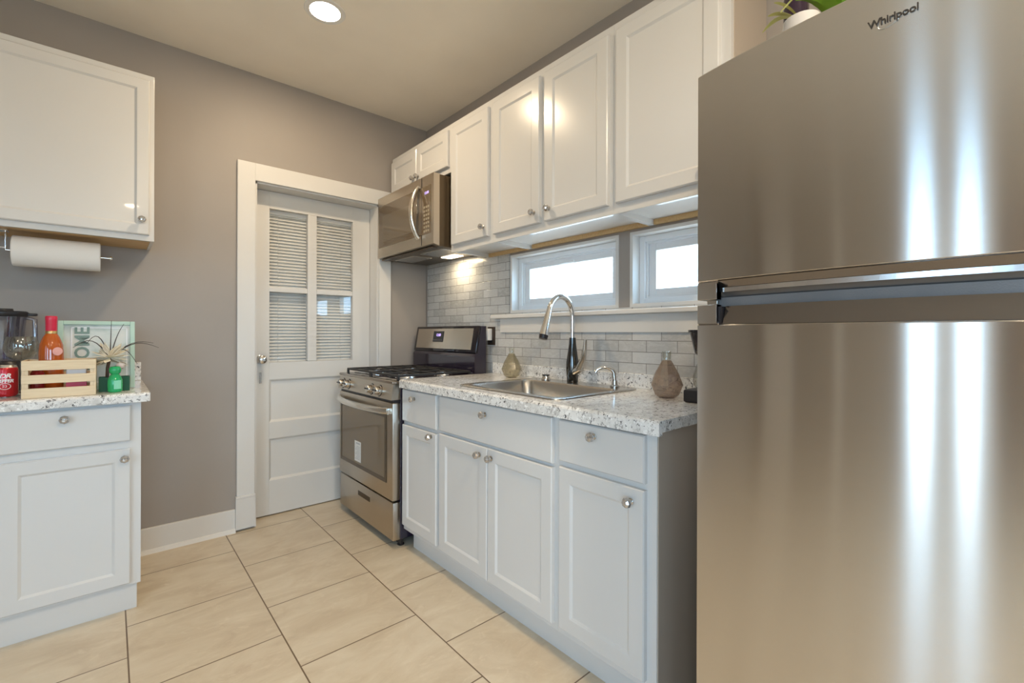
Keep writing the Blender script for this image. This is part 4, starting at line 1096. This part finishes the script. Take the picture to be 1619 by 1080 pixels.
def blender_jug():
    x, y = -0.345, 2.925
    root = thing('blender', (x, y, LC), 'countertop blender with a black lid and base beside the wall', 'blender')
    b = MB().lathe([(0.085, 0), (0.087, 0.01), (0.080, 0.07), (0.062, 0.115), (0.056, 0.125)], (x, y, LC), 32)
    obj('motor_base', b, BLACK, root, True)
    j = MB().lathe([(0.050, 0.125), (0.054, 0.135), (0.070, 0.320), (0.068, 0.320), (0.051, 0.136)], (x, y, LC), 32, cap=False)
    obj('jar', j, JARG, root, True)
    obj('handle', MB().tube([(x + 0.060, y, LC + 0.315), (x + 0.094, y - 0.004, LC + 0.305), (x + 0.096, y - 0.004, LC + 0.215), (x + 0.060, y, LC + 0.185)], 0.009, 12), JARG, root, True)
    l = MB().lathe([(0.072, 0.318), (0.075, 0.322), (0.075, 0.336), (0.070, 0.341), (0.030, 0.343), (0.028, 0.352), (0, 0.353)], (x, y, LC), 32)
    l.box(x + 0.060, x + 0.102, y - 0.016, y + 0.010, LC + 0.322, LC + 0.334, 0.004)
    obj('lid', l, BLACK, root, True)
    bl = MB()
    for a in range(4): bl.box(x - 0.018 * (a % 2 == 0) - 0.002, x + 0.018 * (a % 2 == 0) + 0.002, y - 0.018 * (a % 2) - 0.002, y + 0.018 * (a % 2) + 0.002, LC + 0.140 + 0.004 * a, LC + 0.142 + 0.004 * a)
    obj('blades', bl, CHROME, root)
blender_jug()
def sign():
    # framed picture leaning on the things behind it
    root = thing('framed_sign', (-0.035, 2.72, LC), 'mint framed sign with upright HOME lettering leaning behind the crate', 'sign')
    Wd, Hh = 0.252, 0.300
    M = Matrix.Translation((-0.167, 2.712, LC + 0.0005)) @ Matrix.Rotation(math.radians(-6), 4, 'X') @ Matrix(((1, 0, 0, 0), (0, 0, -1, 0), (0, 1, 0, 0), (0, 0, 0, 1)))
    f = MB(); t = 0.017; d = 0.018
    f.box(0, t, 0, Hh, 0, d, 0.002, 2, M).box(Wd - t, Wd, 0, Hh, 0, d, 0.002, 2, M).box(t, Wd - t, 0, t, 0, d, 0.002, 2, M).box(t, Wd - t, Hh - t, Hh, 0, d, 0.002, 2, M)
    obj('frame', f, paint('mint_frame', (0.45, 0.62, 0.52), 0.5, 0.15, 0, 60, 0.2), root)
    m, nt, bb = new_mat('washed_picture')
    v = coords(nt, 'Object', (6, 6, 6))
    nt.links.new(ramp(nt, noise(nt, v, 1.6, 4, 0.6, 0.5), [(0.3, (0.42, 0.50, 0.46)), (0.5, (0.62, 0.67, 0.64)), (0.7, (0.74, 0.72, 0.66))]), bb.inputs['Base Color'])
    obj('picture', MB().box(t, Wd - t, t, Hh - t, 0.004, 0.008, 0, 1, M), m, root)
    lf = MB(); e = 0.004
    a0, a1, b0, b1 = 0.040, Wd - 0.026, 0.03, Hh - 0.027
    for q in ((a0, a0 + e, b0, b1), (a1 - e, a1, b0, b1), (a0, a1, b0, b0 + e), (a0, a1, b1 - e, b1)): lf.box(q[0], q[1], q[2], q[3], 0.008, 0.0095, 0, 1, M)
    obj('white_border', lf, INKW, root)
    tm = text_mesh('HOME', 0.066, 0.0006, 1.0, 0, 0.0015)
    obj('lettering', MB().mesh(tm, M @ Matrix.Translation((0.078, 0.180, 0.009)) @ Matrix.Rotation(PI / 2, 4, 'Z')), pm('sage_ink', (0.20, 0.30, 0.27), 0.6), root)
    for i, (px, py, h) in enumerate(((0.15, 0.05, 0.09), (0.19, 0.05, 0.06))):
        pass
sign()
def flower():
    x, y = 0.002, 2.625
    root = thing('flower_planter', (x, y, LC), 'cream artificial flower with dark curling twigs in a low dark green box', 'flower arrangement')
    b = MB().box(-0.036, 0.064, 2.592, 2.656, LC, LC + 0.006).box(-0.036, 0.064, 2.592, 2.596, LC + 0.006, LC + 0.060).box(-0.036, 0.064, 2.652, 2.656, LC + 0.006, LC + 0.060)
    b.box(-0.036, -0.032, 2.596, 2.652, LC + 0.006, LC + 0.060).box(0.060, 0.064, 2.596, 2.652, LC + 0.006, LC + 0.060)
    obj('planter_box', b, DGREEN, root)
    obj('filling', MB().box(-0.032, 0.060, 2.596, 2.652, LC + 0.006, LC + 0.048), TWIG, root)
    obj('stem', MB().tube([(x - 0.012, y, LC + 0.04), (x - 0.010, y - 0.002, LC + 0.10), (x - 0.002, y - 0.010, LC + 0.15)], 0.006, 10), VASEB, root, True)
    obj('bud', MB().lathe([(0, -0.016), (0.012, -0.011), (0.017, 0), (0.012, 0.011), (0, 0.016)], (x + 0.032, y - 0.012, LC + 0.108), 18), pm('pink_petal', (0.80, 0.66, 0.60), 0.6), root, True)
    c = Vector((x - 0.002, y - 0.012, LC + 0.142))
    for k in range(56):
        th = random.uniform(0, 2 * PI); ph = random.uniform(-0.75, 1.25); L = random.uniform(0.050, 0.080)
        d = Vector((math.cos(th) * math.cos(ph), math.sin(th) * math.cos(ph) * 0.6, math.sin(ph) * 0.8)).normalized()
        s = d.cross(Vector((0, 0, 1))).normalized() * random.uniform(0.011, 0.017); n = d.cross(s).normalized() * 0.0012
        tip = c + d * L; mid = c + d * L * 0.6
        vs = [c + n, mid + s + n, tip, mid - s + n, c - n, mid + s - n, mid - s - n]
        obj('petal', MB().quads(vs, [(0, 1, 2, 3), (4, 6, 2, 5), (0, 4, 5, 1), (1, 5, 2), (2, 6, 3), (3, 6, 4, 0)]), CREAM, root)
    for dx, dz, bend, dy in ((-0.115, 0.045, 0.05, 0), (-0.075, 0.060, 0.06, 0.0), (0.004, 0.160, 0.0, 0.01), (0.045, 0.145, 0.02, 0.01), (0.145, 0.062, 0.03, -0.02), (0.09, -0.03, 0.05, -0.02), (0.165, 0.040, 0.04, -0.01)):
        pts = []
        for i in range(9):
            t = i / 8; pts.append((c.x + dx * t, c.y + dy * t, c.z + dz * t + bend * math.sin(PI * t)))
        obj('twig', MB().tube(pts, 0.0016, 6, [0.0024 - 0.0016 * i / 8 for i in range(9)]), TWIG, root, True)
flower()
def green_bottle():
    x, y = 0.016, 2.555
    root = thing('green_bottle', (x, y, LC), 'small bright green bottle with a pale label at the right end of the left countertop', 'bottle')
    obj('glass_body', MB().lathe([(0.020, 0), (0.024, 0.004), (0.0255, 0.030), (0.0245, 0.052), (0.019, 0.066), (0.0125, 0.076)], (x, y, LC), 28), GREENP, root, True)
    obj('cap', MB().lathe([(0.0125, 0.075), (0.0185, 0.082), (0.0205, 0.092), (0.0195, 0.100), (0.0150, 0.107), (0, 0.110)], (x, y, LC), 28), GREENP, root, True)
    lb = MB(); n = 10; vs, fs = [], []
    a0 = math.atan2(-y, -x) + 0.35
    for i in range(n + 1):
        a = a0 - 0.5 + 1.0 * i / n
        for z in (0.014, 0.050): vs.append((x + 0.0262 * math.cos(a), y + 0.0262 * math.sin(a), LC + z))
        for z in (0.050, 0.014): vs.append((x + 0.0242 * math.cos(a), y + 0.0242 * math.sin(a), LC + z))
    for i in range(n):
        for j in range(4): fs.append((4 * i + j, 4 * i + (j + 1) % 4, 4 * i + 4 + (j + 1) % 4, 4 * i + 4 + j))
    fs.append((0, 1, 2, 3)); fs.append((4 * n, 4 * n + 1, 4 * n + 2, 4 * n + 3))
    obj('paper_label', lb.quads(vs, fs), MINT, root)
green_bottle()
# ================================================================== ON TOP OF THE REFRIGERATOR
FT = 1.7155
def fridge_top():
    x, y = 1.10, 0.328
    root = thing('potted_plant', (x, y, FT), 'pale glass pot with trailing yellow green leaves on the refrigerator', 'plant', 'plants on the refrigerator')
    obj('pot', MB().lathe([(0.030, 0), (0.034, 0.006), (0.036, 0.09), (0.034, 0.124), (0.030, 0.126), (0.031, 0.10), (0.028, 0.01)], (x, y, FT), 28), pm('pale_pot', (0.52, 0.50, 0.48), 0.15, coat=0.4), root, True)
    obj('soil', MB().cyl((x, y, FT + 0.10), 0.0305, 0.012, 'Z', 20), VASEB, root)
    def leaf(p0, p1, wd, sag, mat, par):
        p0, p1 = Vector(p0), Vector(p1); d = p1 - p0; s = d.cross(Vector((0, 0, 1))).normalized(); vs, fs = [], []; n = 8
        for i in range(n + 1):
            t = i / n; c = p0 + d * t + Vector((0, 0, sag * math.sin(PI * t))); ww = wd * math.sin(PI * min(1, 0.08 + 0.92 * t)) ** 0.8
            vs += [c - s * ww, c + Vector((0, 0, -ww * 0.35)), c + s * ww, c + Vector((0, 0, -ww * 0.35 - 0.002))]
        for i in range(n):
            for j in range(4): fs.append((4 * i + j, 4 * i + (j + 1) % 4, 4 * i + 4 + (j + 1) % 4, 4 * i + 4 + j))
        obj('leaf', MB().quads(vs, fs), mat, par, True)
    top = (x, y, FT + 0.125)
    leaf(top, (x + 0.02, y + 0.085, FT + 0.150), 0.008, 0.02, LEAFY, root)
    leaf(top, (x + 0.01, y + 0.070, FT + 0.175), 0.010, 0.01, LEAFY, root)
    leaf(top, (x - 0.01, y + 0.050, FT + 0.185), 0.008, 0.01, LEAFY, root)
    leaf((x - 0.03, y + 0.03, FT + 0.145), (x - 0.03, y - 0.09, FT + 0.215), 0.004, 0.004, LEAFY, root)
    root = thing('dark_bottle', (1.19, 0.366, FT), 'dark purple bottle behind the pale pot on the refrigerator', 'bottle')
    obj('glass_body', MB().lathe([(0.023, 0), (0.026, 0.004), (0.026, 0.23), (0.022, 0.26), (0.013, 0.29), (0.013, 0.34)], (1.19, 0.366, FT), 28), PURPLE, root, True)
    obj('cap', MB().lathe([(0.015, 0.335), (0.015, 0.365), (0, 0.367)], (1.19, 0.366, FT), 24), BLACK, root, True)
    x, y = 1.205, 0.262
    root = thing('potted_plant', (x, y, FT), 'bushy bright green plant right of the pale pot on the refrigerator', 'plant', 'plants on the refrigerator')
    obj('pot', MB().lathe([(0.035, 0), (0.040, 0.006), (0.050, 0.085), (0.052, 0.095), (0.046, 0.095), (0.040, 0.02)], (x, y, FT), 28), pm('white_pot', (0.75, 0.74, 0.72), 0.3), root, True)
    obj('soil', MB().cyl((x, y, FT + 0.075), 0.044, 0.010, 'Z', 20), VASEB, root)
    for k in range(14):
        a = 2 * PI * k / 14 + 0.2
        if math.sin(a) > 0.7: continue
        L = 0.085 + 0.02 * (k % 3)
        leaf((x, y, FT + 0.085), (x + L * math.cos(a), y + L * math.sin(a), FT + 0.145 + 0.035 * (k % 4)), 0.020, 0.045, LEAF, root)
fridge_top()
